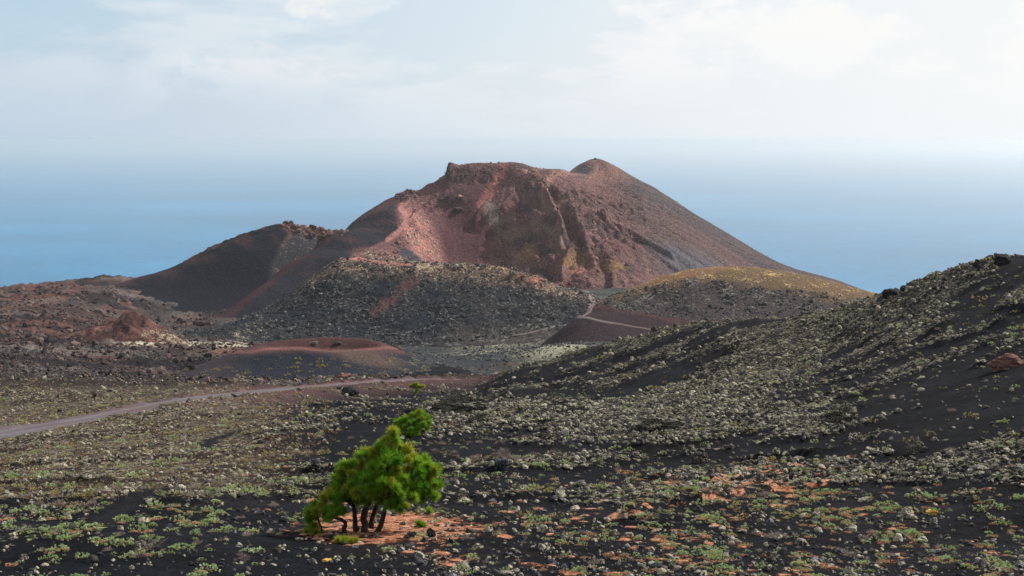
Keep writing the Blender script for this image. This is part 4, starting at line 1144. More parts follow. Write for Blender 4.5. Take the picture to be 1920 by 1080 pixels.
def place_kind(name, cat, meshes, x, y, size, flat, sink, tilt, region_of, top, stuff_name, stuff_label):
    """the `top` largest in view become things of their own, the rest one loose mass"""
    z = ground_z(x, y)
    px, py = proj(x, y, z)
    app = size * FPX / y
    order = np.argsort(-np.where(in_frame(px, py, -4), app, 0))
    n = len(x)
    sz = np.stack([size * RNG.uniform(0.85, 1.2, n), size * RNG.uniform(0.85, 1.2, n), size * flat * RNG.uniform(0.8, 1.25, n)], -1)
    tr = turns(n, tilt); ki = RNG.integers(0, len(meshes), n)
    pts = np.stack([x, y, z + sz[:, 2] * sink], -1)
    q_ = np.quantile(app[order[:top]], (0.33, 0.72))
    for i in order[:top]:
        o = link(name, meshes[ki[i]])
        o.location = pts[i]; o.rotation_euler = tr[i]; o.scale = sz[i]
        label, group = region_of(px[i], py[i])
        size_word = 'large' if app[i] > q_[1] else 'small' if app[i] < q_[0] else 'mid-sized'
        tag(o, size_word + ' ' + label + ' ' + where_is(px[i], py[i]), cat, group)
    rest = order[top:]
    if len(rest): stuff_scatter(stuff_name, stuff_label, meshes, pts[rest], sz[rest], tr[rest], ki[rest])

# ------------------------------------------------------------------ lava rocks
GREEN_AT = []
def scatter_all():
    # lichened rubble, densest in the streaks
    x, y = candidates(150000, 24, 235, 1.75)
    z0, px, py = zones(x, y)
    ra = rock_amount(x, y, px, py); rd = seg_dist(x, y, ROADXY)
    left = (1 - ss(px, 480, 640)) * ss(y, 44, 58)
    n2 = fbm(x / 2.5, y / 2.0, 3, 200)
    dens = ra * (0.55 + 0.6 * n2) + 0.035 * (1 + 2 * n2) + 0.34 * left * (0.6 + n2)
    low = ss(py, 900, 960); dens = np.where(low > 0, dens * (1 - low) + low * (0.03 + 0.05 * ss(px, 500, 800)) * (1 + 1.8 * n2), dens)
    dens = dens * (rd > 3.2) * (1 - 0.8 * (1 - ss(y, 190, 235)) * 0)
    keep = off_trail(x, y) & (RNG.random(len(x)) < dens * 0.80)
    keep &= np.hypot(x - PINE[0], y - PINE[1]) > 0.9
    x, y, left = x[keep], y[keep], left[keep]
    s_ = 0.050 * (y / 40) ** 0.82 * np.exp(RNG.normal(0, 0.48, len(x))) * np.where(y < 60, 1.15, 1.0) * (1 - 0.25 * left)
    s_ = np.minimum(s_, np.where(y < 60, 0.20, 0.14) * (y / 40) ** 0.7)
    def rr(px, py): return 'lichen-spotted lava rock', 'lava rocks on the black slope'
    print('rocks', len(x))
    place_kind('lava_rock', 'rock', ROCKS, x, y, s_, 1.0, 0.25, 0.35, rr, 290, 'lava_rubble', 'pale lichen-crusted lava rubble strewn over black ash')
    # bare blue-grey stones in the foreground
    x, y = candidates(9000, 26, 75, 1.7)
    z0, px, py = zones(x, y); n2 = fbm(x / 3, y / 2.2, 3, 210)
    dens = (0.10 + 0.20 * blob(px, py, 1000, 1000, 420, 70) + 0.1 * blob(px, py, 1600, 1000, 400, 80)) * (1 + 2 * n2) * ss(py, 860, 940)
    keep = off_trail(x, y) & (RNG.random(len(x)) < dens)
    keep &= np.hypot(x - PINE[0], y - PINE[1]) > 0.9
    x, y = x[keep], y[keep]
    s_ = np.minimum(0.055 * np.exp(RNG.normal(0, 0.5, len(x))), 0.2)
    def rg(px, py): return 'bare blue-grey stone on ash', 'blue-grey stones on the black ash'
    print('grey', len(x))
    place_kind('stone', 'stone', GREYS, x, y, s_, 1.0, 0.28, 0.3, rg, 90, 'stones', 'bare blue-grey stones strewn over black ash')
    # black clinker grains over the ash
    # pale green cushions
    x, y = candidates(60000, 25, 190, 1.75)
    z0, px, py = zones(x, y); n2 = fbm(x / 3.2, y / 2.6, 3, 220)
    dens = 0.011 + 0.10 * blob(px, py, 1450, 930, 260, 45, 2) + 0.045 * blob(px, py, 1400, 1010, 520, 80) + 0.07 * blob(px, py, 200, 1000, 380, 40, -6) + 0.05 * blob(px, py, 1000, 870, 240, 40) + 0.06 * blob(px, py, 480, 930, 160, 40, -20) + 0.02 * ss(px, 850, 1000) * (1 - ss(py, 760, 840)) + 0.02 * ss(480 - px, 0, 150)
    dens = dens * np.clip(1 + 2.4 * n2, 0, 3) * (seg_dist(x, y, ROADXY) > 3.4)
    bare = blob(px, py, 1740, 765, 160, 45, -8) + blob(px, py, 690, 800, 90, 24, -14) + blob(px, py, 300, 1060, 300, 16)
    keep = off_trail(x, y) & (RNG.random(len(x)) < dens * (1 - 0.9 * np.clip(bare, 0, 1)))
    keep &= np.hypot(x - PINE[0], y - PINE[1]) > 1.2
    x, y = x[keep], y[keep]
    s_ = np.clip(0.118 * (y / 40) ** 0.55 * np.exp(RNG.normal(0, 0.5, len(x))), 0.035, 0.30 * (y / 40) ** 0.4)
    def rs(px, py): return 'pale green cushion shrub', 'pale green cushion shrubs'
    GREEN_AT[:] = [x, y, s_, py[keep]]
    print('green', len(x))
    place_kind('cushion_shrub', 'shrub', GREENS, x, y, s_, 0.95, 0.0, 0.12, rs, 260, 'cushion_shrubs', 'small pale green cushion shrubs dotted over the slope')
    # yellow-olive shrubs further out
    x, y = candidates(42000, 44, 235, 1.5)
    z0, px, py = zones(x, y); n2 = fbm(x / 6, y / 5, 3, 230)
    left = (1 - ss(px, 480, 700))
    rdist = seg_dist(x, y, ROADXY)
    dens = 0.05 + 0.07 * left + 0.14 * (1 - ss(rdist, 4, 12)) * ss(py, 780, 740)
    dens = dens * np.clip(1 + 2.2 * n2, 0, 3) * (rdist > 3.0)
    bare = blob(px, py, 1740, 765, 160, 45, -8) + blob(px, py, 690, 800, 90, 24, -14)
    keep = off_trail(x, y) & (RNG.random(len(x)) < dens * (1 - 0.9 * np.clip(bare, 0, 1)) * 0.8)
    x, y = x[keep], y[keep]
    s_ = np.clip(0.14 * (y / 60) ** 0.6 * np.exp(RNG.normal(0, 0.4, len(x))), 0.05, 0.7)
    def ro(px, py): return 'olive yellow shrub', 'olive yellow shrubs'
    print('olive', len(x))
    place_kind('olive_shrub', 'shrub', OLIVES, x, y, s_, 0.9, 0.0, 0.12, ro, 120, 'olive_shrubs', 'small olive yellow shrubs dotted over the plain and slope')
    # grey-sage and rusty scrub covering the plain at the left
    x, y = candidates(46000, 40, 170, 1.7)
    z0, px, py = zones(x, y); n2 = fbm(x / 5, y / 4, 3, 240)
    edge = np.interp(px, [0, 150, 300, 420, 520, 640], [985, 960, 945, 905, 880, 860])
    left = (1 - ss(px, 520, 680)) * (1 - ss(py - edge, -25, 10))
    dens = left * np.clip(0.42 + 0.9 * n2, 0.03, 1) * (seg_dist(x, y, ROADXY) > 3.2)
    keep = off_trail(x, y) & (RNG.random(len(x)) < dens)
    x, y = x[keep], y[keep]
    s_ = np.clip(0.085 * (y / 55) ** 0.8 * np.exp(RNG.normal(0, 0.4, len(x))), 0.04, 0.5)
    print('sage', len(x))
    place_kind('sage_shrub', 'shrub', SAGES + RUSTS[:1], x, y, s_, 0.95, 0.0, 0.15, lambda px, py: ('grey sage shrub in scrub', 'sage shrubs on the plain'), 60, 'scrub', 'dense grey and rusty scrub covering the plain')
    # dry twiggy shrubs
    x, y = candidates(16000, 34, 150, 1.6)
    z0, px, py = zones(x, y); n2 = fbm(x / 4, y / 3.2, 3, 250)
    dens = 0.015 + 0.16 * blob(px, py, 900, 850, 130, 26, -4) + 0.14 * blob(px, py, 400, 905, 130, 26, -10) + 0.08 * blob(px, py, 560, 870, 100, 20) + 0.05 * (1 - ss(px, 500, 700)) + 0.05 * blob(px, py, 1350, 940, 140, 30)
    keep = off_trail(x, y) & (RNG.random(len(x)) < dens * np.clip(1 + 2.2 * n2, 0, 3) * (seg_dist(x, y, ROADXY) > 3.4))
    x, y = x[keep], y[keep]
    s_ = np.clip(0.17 * (y / 50) ** 0.6 * np.exp(RNG.normal(0, 0.35, len(x))), 0.06, 0.5)
    def rt_(px, py): return 'dry twiggy grey-brown shrub', 'dry twiggy shrubs'
    print('dry', len(x))
    place_kind('dry_shrub', 'dry shrub', TWIGS, x, y, s_, 0.9, 0.0, 0.1, rt_, 90, 'dry_shrubs', 'small dry twiggy shrubs dotted over the slope')
    # fallen pine needles
    x, y = candidates(60000, 26, 130, 1.8)
    z0, px, py = zones(x, y)
    li = litter_amount(x, y, px, py)
    keep = RNG.random(len(x)) < li * 0.34
    x, y = x[keep], y[keep]
    gx, gy, gs, gpy = GREEN_AT
    k = (gpy > 880) & (RNG.random(len(gx)) < np.where(gx < 0, 0.12, 0.5)); k = np.repeat(np.nonzero(k)[0], 2)
    x = np.r_[x, gx[k] - gs[k] * RNG.uniform(-0.3, 1.1, len(k))]; y = np.r_[y, gy[k] - gs[k] * RNG.uniform(0.0, 1.3, len(k))]
    n = len(x); z = ground_z(x, y) + 0.03
    print('mats', n)
    s_ = 0.11 * np.exp(RNG.normal(0, 0.3, n)) * (y / 40) ** 0.3
    stuff_scatter('needle_litter', 'orange fallen pine needles in drifts on black ash', MATS, np.stack([x, y, z], -1), np.stack([s_, s_, s_], -1), turns(n, 0.08), RNG.integers(0, 4, n))

def on_ground(px, py, D):
    """ground point seen near that pixel: walk along the sight line until it meets the ground"""
    Ds = np.linspace(D * 0.6, D * 1.5, 600)
    p = P(np.full(600, px), np.full(600, py), Ds)
    gz = ground_z(p[:, 0], p[:, 1])
    below = np.nonzero(p[:, 2] < gz)[0]
    i = below[0] if len(below) else int(np.argmin(np.abs(p[:, 2] - gz)))
    return np.array([p[i, 0], p[i, 1], gz[i]])

PINE = on_ground(688, 1000, 40)

# ------------------------------------------------------------------ pines
def empty(name, loc):
    o = bpy.data.objects.new(name, None); COL.objects.link(o); o.location = loc; o.empty_display_size = 0.2
    return o

def tuft_mesh(seed, n=210, length=0.25, spread=1.5):
    """a mop of long needles round a twig tip; the twig lies along +Z, tip at the origin"""
    rnd = random.Random(seed); random.seed(seed); bl = []
    for i in range(n):
        b = Vector((0, 0, -rnd.random() * 0.15))
        th = rnd.random() ** 0.8 * spread; ph = rnd.uniform(0, 6.283)
        d_ = Vector((math.sin(th) * math.cos(ph), math.sin(th) * math.sin(ph), math.cos(th)))
        L = length * rnd.uniform(0.7, 1.12)
        yel = rnd.random(); v = rnd.uniform(0.75, 1.2)
        y_ = 1.0 + 0.3 * (yel > 0.85)
        tint = (v * y_ * 0.42, v * 0.36, v * 0.45, v * y_ * 1.15, v * 1.15, v)  # older bases dark, tips bright; also paints the shade between tufts
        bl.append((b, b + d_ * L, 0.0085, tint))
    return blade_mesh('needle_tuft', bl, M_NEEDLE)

M_NEEDLE_Y = leaf_mat('yellow_pine_needle', (0.22, 0.32, 0.03), (0.42, 0.42, 0.05), 0.42)  # yellow-green needles, partly standing in for sunlit upper tufts
M_NEEDLE_B = leaf_mat('browned_needle', (0.30, 0.14, 0.03), (0.42, 0.26, 0.05), 0.3)
TUFTS = [tuft_mesh(800 + i) for i in range(6)]
def remat(me, mat):
    c = me.copy(); c.materials.clear(); c.materials.append(mat); return c
TUFTS_Y = [remat(m, M_NEEDLE_Y) for m in TUFTS[:4]]
TUFTS_B = [remat(m, M_NEEDLE_B) for m in TUFTS[:2]]

def wob(a, b, n, amt, rnd, sag=0.0):
    a, b = Vector(a), Vector(b); L = (b - a).length; out_ = []
    for i in range(n + 1):
        t = i / n
        p = a.lerp(b, t) + Vector((rnd.uniform(-1, 1), rnd.uniform(-1, 1), rnd.uniform(-1, 1))) * amt * L * (0 if i in (0, n) else 1)
        p.z -= sag * L * math.sin(math.pi * t)
        out_.append(p)
    return out_

def pine(name, loc, label, k, trunks, masses, group=None, seed=1, tuft_scale=1.0, cat='pine tree'):
    """k: metres per photo pixel; trunks: [(base, points, r)], masses: [(x, y, z, r, tufts, yellow share)] in metres from the base"""
    rnd = random.Random(seed)
    root = empty(name, loc); tag(root, label, cat, group)
    nodes = []
    for pts, r0 in trunks:
        line = []
        for a, b in zip(pts[:-1], pts[1:]):
            seg = wob(a, b, 4, 0.05, rnd); line += seg if not line else seg[1:]
        m_ = len(line) - 1
        rad = [r0 * (1.9 if i == 0 else 1.45) * (1 - 0.72 * i / m_) for i in range(m_ + 1)]
        link('trunk', from_geo('trunk', [tube_geo(line, rad, 8)], M_BARK), root)
        nodes += [(p, rad[i]) for i, p in enumerate(line) if i > 1]
    for cx, cy, cz, R, n, ysh in masses:
        n = max(3, int(round(n * 0.85)))
        c = Vector((cx, cy, cz))
        cand = [q for q in nodes if q[0].z < cz + 0.05] or nodes
        st, sr = min(cand, key=lambda q: (q[0] - c).length + 0.3 * abs(q[0].z - cz * 0.7))
        main = wob(st, c - Vector((0, 0, R * 0.25)), 5, 0.06, rnd, 0.06)
        r0 = min(sr * 0.75, 0.045); geo = [tube_geo(main, [r0 * (1 - 0.6 * i / 5) for i in range(6)], 6)]
        tips = []
        for i in range(n):
            for _ in range(20):
                v = rdir(rnd, -0.35)
                p = c + Vector((v.x, v.y, v.z * 0.85)) * R * rnd.uniform(0.72, 1.05)
                if all((p - q).length > 0.24 * tuft_scale for q, _d in tips): break
            dd = (v + Vector((0, 0, 0.75)) + rdir(rnd, -1) * 0.25).normalized()
            geo.append(tube_geo(wob(main[rnd.choice((3, 4, 5))], p - dd * 0.12, 3, 0.07, rnd, 0.08), [0.014, 0.011, 0.009, 0.007], 5))
            tips.append((p, dd))
        br = link('branch', from_geo('branch', geo, M_BARK), root)
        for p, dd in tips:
            u = rnd.random(); ysh2 = ysh + 0.25 * (p.z - cz) / R  # yellow share grows upward, partly painting the sunlit side
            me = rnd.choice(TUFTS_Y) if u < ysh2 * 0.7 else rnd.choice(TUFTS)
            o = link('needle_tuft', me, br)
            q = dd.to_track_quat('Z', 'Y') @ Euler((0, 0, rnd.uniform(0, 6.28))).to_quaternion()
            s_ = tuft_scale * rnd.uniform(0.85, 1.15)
            o.matrix_local = Matrix.LocRotScale(p, q, (s_, s_, s_))
    return root

k1 = PINE[1] / FPX * 1.02
def L1(px, py, dy=0.0): return ((px - 688) * k1, dy, (1000 - py) * k1)
trunks = [([L1(645, 1000, -0.2), L1(650, 975, -0.25), L1(622, 955, -0.35), L1(600, 945, -0.4)], 0.055),
          ([L1(668, 998, 0.1), L1(664, 960, 0.15), L1(652, 920, 0.1), L1(645, 890, 0.1)], 0.06),
          ([L1(685, 1001, 0.0), L1(683, 965, 0.0), L1(700, 920, 0.1), L1(735, 860, 0.15), L1(736, 820, 0.15)], 0.085),
          ([L1(692, 996, 0.3), L1(705, 950, 0.4), L1(745, 910, 0.5), L1(790, 895, 0.5)], 0.06),
          ([L1(708, 998, -0.15), L1(722, 960, -0.2), L1(728, 930, -0.3), L1(750, 905, -0.4)], 0.06),
          ([L1(618, 1012, -0.35), L1(606, 985, -0.4), L1(600, 965, -0.4), L1(596, 950, -0.4)], 0.03)]
def Mm(px, py, dy, rpx, n, ysh): return (*L1(px, py, dy), rpx * k1, n, ysh)
masses = [Mm(738, 812, 0.15, 7, 3, 0.8), Mm(708, 838, 0.1, 7, 3, 0.8), Mm(650, 872, 0.1, 8, 3, 0.5), Mm(812, 880, 0.1, 9, 3, 0.4), Mm(736, 828, 0.15, 15, 7, 0.75), Mm(716, 846, 0.15, 17, 7, 0.6), Mm(686, 852, 0.05, 13, 5, 0.6), Mm(757, 850, 0.2, 20, 8, 0.45), Mm(728, 868, -0.35, 28, 12, 0.4),
          Mm(762, 880, -0.1, 34, 14, 0.3), Mm(795, 885, 0.3, 28, 11, 0.2), Mm(806, 908, 0.0, 20, 8, 0.2), Mm(802, 928, 0.2, 20, 8, 0.25), Mm(690, 885, 0.3, 30, 11, 0.15),
          Mm(655, 885, 0.0, 22, 9, 0.15), Mm(648, 905, 0.3, 24, 9, 0.1), Mm(690, 905, -0.5, 32, 14, 0.2), Mm(730, 905, -0.6, 32, 13, 0.25), Mm(765, 915, -0.4, 26, 10, 0.2), Mm(728, 928, -0.5, 26, 10, 0.15), Mm(668, 928, -0.3, 26, 10, 0.15), Mm(640, 930, 0.0, 22, 8, 0.1),
          Mm(618, 925, -0.3, 12, 4, 0.3), Mm(602, 948, -0.4, 19, 8, 0.2), Mm(632, 955, -0.45, 20, 8, 0.1), Mm(588, 962, -0.4, 12, 4, 0.1), Mm(592, 990, -0.45, 15, 6, 0.15), Mm(700, 890, 0.7, 30, 10, 0.1), Mm(760, 890, 0.75, 34, 11, 0.1),
          Mm(745, 936, -0.7, 15, 5, 0.1), Mm(705, 935, 0.75, 24, 7, 0.0), Mm(650, 945, 0.5, 20, 6, 0.0), Mm(780, 932, 0.4, 16, 5, 0.05)]
pine('pine_tree', PINE, 'large bushy green pine with several stems rising from orange fallen needles', k1, trunks, masses, seed=5)

P2 = on_ground(772, 817, 77)
k2 = P2[1] / FPX
def L2(px, py, dy=0.0): return ((px - 772) * k2, dy, (817 - py) * k2)
def M2(px, py, dy, rpx, n, ysh): return (*L2(px, py, dy), rpx * k2, n, ysh)
pine('pine_tree', P2, 'low dense green pine bush behind the top of the large pine', k2,
     [([L2(768, 817), L2(762, 805), L2(750, 797)], 0.06), ([L2(773, 817), L2(776, 804), L2(784, 792), L2(790, 778)], 0.06)],
     [M2(790, 780, 0.2, 12, 9, 0.2), M2(776, 786, 0.0, 13, 9, 0.15), M2(796, 790, -0.2, 12, 9, 0.15), M2(760, 790, -0.1, 12, 9, 0.1), M2(746, 796, 0.0, 11, 8, 0.1), M2(775, 797, -0.5, 14, 10, 0.05), M2(792, 803, -0.3, 12, 8, 0.05), M2(752, 803, -0.3, 10, 6, 0.05), M2(766, 812, -0.6, 8, 5, 0.2), M2(780, 812, -0.7, 8, 5, 0.2)], seed=9, tuft_scale=1.0)

P3 = on_ground(773, 780, 93)
k3 = P3[1] / FPX
def L3(px, py, dy=0.0): return ((px - 773) * k3, dy, (780 - py) * k3)
def M3(px, py, dy, rpx, n, ysh): return (*L3(px, py, dy), rpx * k3, n, ysh)
pine('pine_tree', P3, 'thin pine with a bare grey stem and sparse yellowing crown beyond the pine bush', k3,
     [([L3(773, 780), L3(772, 760), L3(774, 742), L3(782, 726)], 0.04), ([L3(756, 782), L3(756, 770), L3(754, 762)], 0.02)],
     [M3(785, 722, 0, 6, 4, 0.7), M3(774, 724, 0.1, 6, 3, 0.7), M3(791, 725, -0.1, 5, 3, 0.7), M3(783, 734, 0, 4, 2, 0.4)], seed=12, tuft_scale=0.85)

def seedling(px, py, D, label, n, r, yel=0.6, name='pine_seedling'):
    rnd = random.Random(int(px + py)); b = on_ground(px, py, D)
    root = empty(name, b); tag(root, label, 'seedling')
    geo = []; tl = []
    for i in range(n):
        v = Vector((rnd.uniform(-1, 1) * r, rnd.uniform(-0.6, 0.6) * r, rnd.uniform(0.05, 0.16)))
        geo.append(tube_geo([(v.x * 0.6, v.y * 0.6, -0.03), tuple(v)], [0.010, 0.007], 5)); tl.append(v)
    link('stem', from_geo('stem', geo, M_BARK), root)
    for v in tl:
        o = link('needle_tuft', rnd.choice(TUFTS_Y if rnd.random() < yel else TUFTS), root)
        s_ = rnd.uniform(0.55, 0.8)
        o.matrix_local = Matrix.LocRotScale(v, Euler((rnd.uniform(-.3, .3), rnd.uniform(-.3, .3), rnd.uniform(0, 6))).to_quaternion(), (s_, s_, s_))
seedling(650, 1020, 38, 'wide low tuft of bright green pine shoots before the stems of the large pine', 8, 0.27, 0.7)
seedling(788, 990, 41, 'flat bright green pine seedling on orange needles beside two black rocks', 4, 0.12)
seedling(803, 965, 43, 'small round pine seedling below the outer branches of the large pine', 2, 0.05)
seedling(761, 955, 44, 'upright yellow-green pine seedling under the lowest bough of the large pine', 3, 0.08)
seedling(797, 757, 105, 'round orange and green pine seedling beside the thin bare-stemmed pine', 5, 0.25)

M_OUT = rock_mat('outcrop_lava', (0.016, 0.015, 0.015), (0.25, 0.22, 0.155), 0.66, 0.1)
# ------------------------------------------------------------------ single rocks and plants that stand out
def single(name, label, cat, px, py, D, wpx, hpx, mat, seed, depth=0.8, lump=0.3, cuts=8, sub=4, rot=0.0, sink=0.55, grit=0.05):
    """py is the foot of the thing; wpx, hpx its seen width and height"""
    b = seen(px, py, D); s_ = b[1] / FPX
    w_, h_ = wpx * s_ / 2, hpx * s_ / 2
    me = rock_mesh(name, seed, (w_, w_ * depth, h_ * 1.25), mat, sub, lump, cuts, grit)
    o = link(name, me); o.location = (b[0], b[1] + w_ * depth * 0.4, b[2] + h_ * sink); o.rotation_euler = (0, 0, rot)
    return tag(o, label, cat)
single('boulder', 'large rusty brown boulder lying on black ash at the slope beside the pale rubble', 'boulder', 1887, 692, 74, 64, 30, M_REDROCK, 21)
single('boulder', 'dark boulder with a pale top on the brown ground below the dirt road', 'boulder', 655, 742, 130, 36, 22, M_DARKROCK, 22, cuts=10)
single('rock', 'bright yellow rock lying on black ash', 'rock', 1748, 966, 46, 22, 13, M_YELLOW, 23)
single('rock', 'brown split rock with pointed top beside the yellow rock', 'rock', 1703, 972, 45, 28, 24, M_ROCK, 24, lump=0.4)
single('rock', 'pale round rock standing alone on the ash slope', 'rock', 1059, 816, 78, 17, 15, M_PALEROCK, 25, lump=0.2)
single('rock', 'black upright rock beside the pink needle drift', 'rock', 1313, 945, 48, 12, 16, M_DARKROCK, 26)
single('rock', 'dark pointed rock under the grey dry shrub', 'rock', 942, 880, 60, 30, 26, M_GREY, 27)
single('rock', 'jagged black rock on orange needles under the large pine', 'rock', 769, 1012, 39, 25, 17, M_DARKROCK, 28, lump=0.45)
single('rock', 'jagged black rock beside the flat seedling, right neighbour of a similar one', 'rock', 807, 1010, 39, 24, 19, M_DARKROCK, 29, lump=0.45)
single('rock', 'flat yellowish stone on black ash before the large pine', 'rock', 613, 1054, 35, 20, 6, M_YELLOW, 30)
single('lava_outcrop', 'long low lava outcrop with patchy lichen beside the pine bush', 'outcrop', 862, 774, 92, 96, 38, M_OUT, 31, depth=0.5, lump=0.5, cuts=2, sub=5, grit=0.16)
single('lava_outcrop', 'small lichen-covered lava outcrop just below the long outcrop', 'outcrop', 900, 792, 84, 42, 20, M_OUT, 32, lump=0.5, cuts=2, sub=5, grit=0.16)
single('lava_outcrop', 'broad dark lava outcrop covered in rubble at the middle of the ash slope', 'outcrop', 1235, 808, 76, 84, 26, M_OUT, 33, depth=0.6, lump=0.5, cuts=2, sub=5, grit=0.2)
single('lava_outcrop', 'dark lava outcrop with a shadowed side above the bare black ash', 'outcrop', 1582, 788, 70, 58, 30, M_OUT, 34, depth=0.6, lump=0.5, cuts=2, sub=5, grit=0.2)
single('lava_outcrop', 'lichen-grey lava knob in the rubble below the bare black ash', 'outcrop', 1715, 850, 58, 38, 30, M_OUT, 35, lump=0.45, sub=5, grit=0.15)
single('lava_outcrop', 'rounded pale lava knob left of the black ash hollow', 'outcrop', 1312, 868, 62, 30, 26, M_ROCK, 36, lump=0.4)
single('rock', 'dark rock on the ridge crest, just above the saddle with the tan hill', 'rock', 1670, 557, 160, 28, 17, M_DARKROCK, 37, lump=0.45)
single('rock', 'smooth dark rock on the ridge crest, upper of two', 'rock', 1695, 546, 157, 18, 11, M_DARKROCK, 38)
single('rock', 'dark blocky rock on top of the ridge crest', 'rock', 1880, 496, 132, 34, 22, M_DARKROCK, 39, lump=0.45)
single('rock', 'dark jagged rock on the ridge crest beside the blocky one', 'rock', 1838, 501, 136, 26, 14, M_DARKROCK, 40, lump=0.5)
single('boulder', 'black block standing in the lava field left of the small crater mound', 'boulder', 359, 694, 285, 12, 11, M_DARKROCK, 41)
single('boulder', 'pale boulder on the crater side of the dark rubble hill top', 'boulder', 856, 505, 735, 10, 8, M_PALEROCK, 42, cuts=6)
single('boulder', 'grey boulder inside the small red crater, left of two', 'boulder', 591, 650, 313, 15, 10, M_ROCK, 43)
single('boulder', 'grey boulder inside the small red crater, right of two', 'boulder', 632, 649, 314, 15, 9, M_ROCK, 44)
single('boulder', 'rusty boulder at the foot of the small crater mound beside the road', 'boulder', 643, 709, 262, 28, 12, M_REDROCK, 45)

def plant(name, label, cat, px, py, D, rpx, meshes, seed, flat=0.95):
    b = seen(px, py, D); r = rpx * b[1] / FPX
    o = link(name, meshes[seed % len(meshes)]); o.location = b; o.scale = (r, r, r * flat); o.rotation_euler = (0, 0, seed * 1.7)
    return tag(o, label, cat)
plant('bush', 'round green bush alone in rubble on the upper ridge slope', 'bush', 1792, 570, 105, 9, GREENS, 1)
plant('bush', 'bright green bush in the rubble streak below the bare black ash', 'bush', 1829, 872, 53, 9, GREENS, 2)
plant('bush', 'green bush on the edge where the near slope meets the tan hill', 'bush', 1452, 590, 182, 6, GREENS, 3)
plant('bush', 'green bush with yellow shoots on the black slope beside pale rubble', 'bush', 1417, 720, 105, 9, GREENS, 4)
plant('bush', 'rusty and green bush on the needle drift', 'bush', 1278, 948, 48, 12, RUSTS, 5)
plant('bush', 'olive and yellow bush against the dark outcrop above the bare ash', 'bush', 1634, 790, 67, 12, OLIVES, 6)
plant('dry_bush', 'wide pale dry bush of bare twigs on the ash slope beside the dark pointed rock', 'dry bush', 955, 862, 62, 22, TWIGS, 7)
plant('dry_bush', 'pale dry bush of bare twigs above the dark pointed rock', 'dry bush', 900, 862, 62, 24, TWIGS, 8, 0.6)
plant('dry_bush', 'wide grey dry bush at the edge of the scrubby plain', 'dry bush', 372, 932, 52, 30, TWIGS, 9, 0.6)
plant('bush', 'yellow-green bush at the lower edge of the dirt road', 'bush', 184, 806, 103, 9, OLIVES, 10)
plant('bush', 'yellow bush at the lower edge of the dirt road, before the pale patch', 'bush', 114, 804, 100, 9, OLIVES, 11)

# summit cairn
cb = seen(1116, 299, 1212, (0.95, 1.03), 900); sC = cb[1] / FPX
o = link('cairn', rock_mesh('cairn', 77, (4.2 * sC, 3.6 * sC, 4.0 * sC), M_DARKROCK, 3, 0.25, 4)); o.location = cb
for v in o.data.vertices:
    t = max(0.0, min(1.0, (v.co.z / (4.0 * sC) + 1) / 2)); v.co.x *= 1.35 - 1.25 * t; v.co.y *= 1.35 - 1.25 * t
tag(o, 'small dark pyramid of piled stones on the volcano summit', 'cairn')

scatter_all()

# ------------------------------------------------------------------ far rubble and far shrubs, one loose mass each
FARROCK = [rock_mesh('block', 900 + i, ((1.0, 0.9, 0.7), (1.2, 0.8, 0.6), (0.9, 0.9, 0.9))[i % 3], None or M_ROCK, 1, 0.4, 4) for i in range(4)]
M_FIELD = rock_mat('field_lava', (0.020, 0.016, 0.017), (0.145, 0.095, 0.078), 0.42, 0.9)
M_HILLR = rock_mat('hill_rubble', (0.016, 0.018, 0.023), (0.15, 0.15, 0.135), 0.45, 0.9)
M_CRAG = rock_mat('crag_rock', (0.075, 0.042, 0.038), (0.26, 0.15, 0.12), 0.5, 0.9)
def far_variants(m): return [remat(q, m) for q in FARROCK]
def far_scatter(name, label, mat, n, x, y, keep, size, zf=top_z, sink=0.1, var=0.45):
    x, y = x[keep], y[keep]; n = len(x); z = zf(x, y)
    s_ = size[keep] * np.exp(RNG.normal(0, var, n))
    sz = np.stack([s_ * RNG.uniform(0.8, 1.3, n), s_ * RNG.uniform(0.8, 1.3, n), s_ * RNG.uniform(0.7, 1.2, n)], -1)
    v = mat if isinstance(mat, list) else far_variants(mat)
    print(name, n)
    stuff_scatter(name, label, v, np.stack([x, y, z + sz[:, 2] * sink], -1), sz, turns(n, 0.4), RNG.integers(0, len(v), n))
# lava field
n = 60000
u = RNG.random(n); y = 190 * (1000 / 190) ** u; x = RNG.uniform(-0.42, -0.02, n) * y
z0, px, py = zones(x, y); lf = lava_field(px, py, y); c = fbm(x / 30, y / 30, 4, 260)
far_scatter('lava_blocks', 'broken red-brown and grey lava blocks covering the lava field', M_FIELD, n, x, y, (RNG.random(n) < lf * np.clip(0.45 + 1.3 * c, 0.05, 1)) & (seg_dist(x, y, ROADXY) > 3) & (top_z(x, y) < ground_z(x, y) + 0.3), 0.00075 * y, ground_z, 0.1, 0.6)
# dark hill and tan hill
n = 42000
x = RNG.uniform(-180, 60, n); y = RNG.uniform(640, 745, n); z = top_z(x, y); px, py = proj(x, y, z); c = fbm(x / 14, y / 14, 4, 261)
far_scatter('hill_rubble', 'grey lava rubble covering the dark hill before the volcano', M_HILLR, n, x, y, RNG.random(n) < np.clip(0.35 + 1.2 * c, 0.03, 1) * (z > ground_z(x, y) + 0.3), np.full(n, 0.40))
n = 24000
x = RNG.uniform(24, 190, n); y = RNG.uniform(525, 600, n); z = top_z(x, y); px, py = proj(x, y, z); c = fbm(x / 9, y / 9, 4, 262)
lowk = py > np.interp(px, [1100, 1180, 1250, 1300], [568, 582, 594, 600])
far_scatter('hill_rubble', 'grey and brown lava rubble covering the front of the tan hill', M_HILLR, n, x, y, (RNG.random(n) < np.clip(0.35 + 1.2 * c, 0.03, 1)) & ~lowk & (py > np.interp(px, [1100, 1300, 1650], [560, 522, 560])), np.full(n, 0.34))
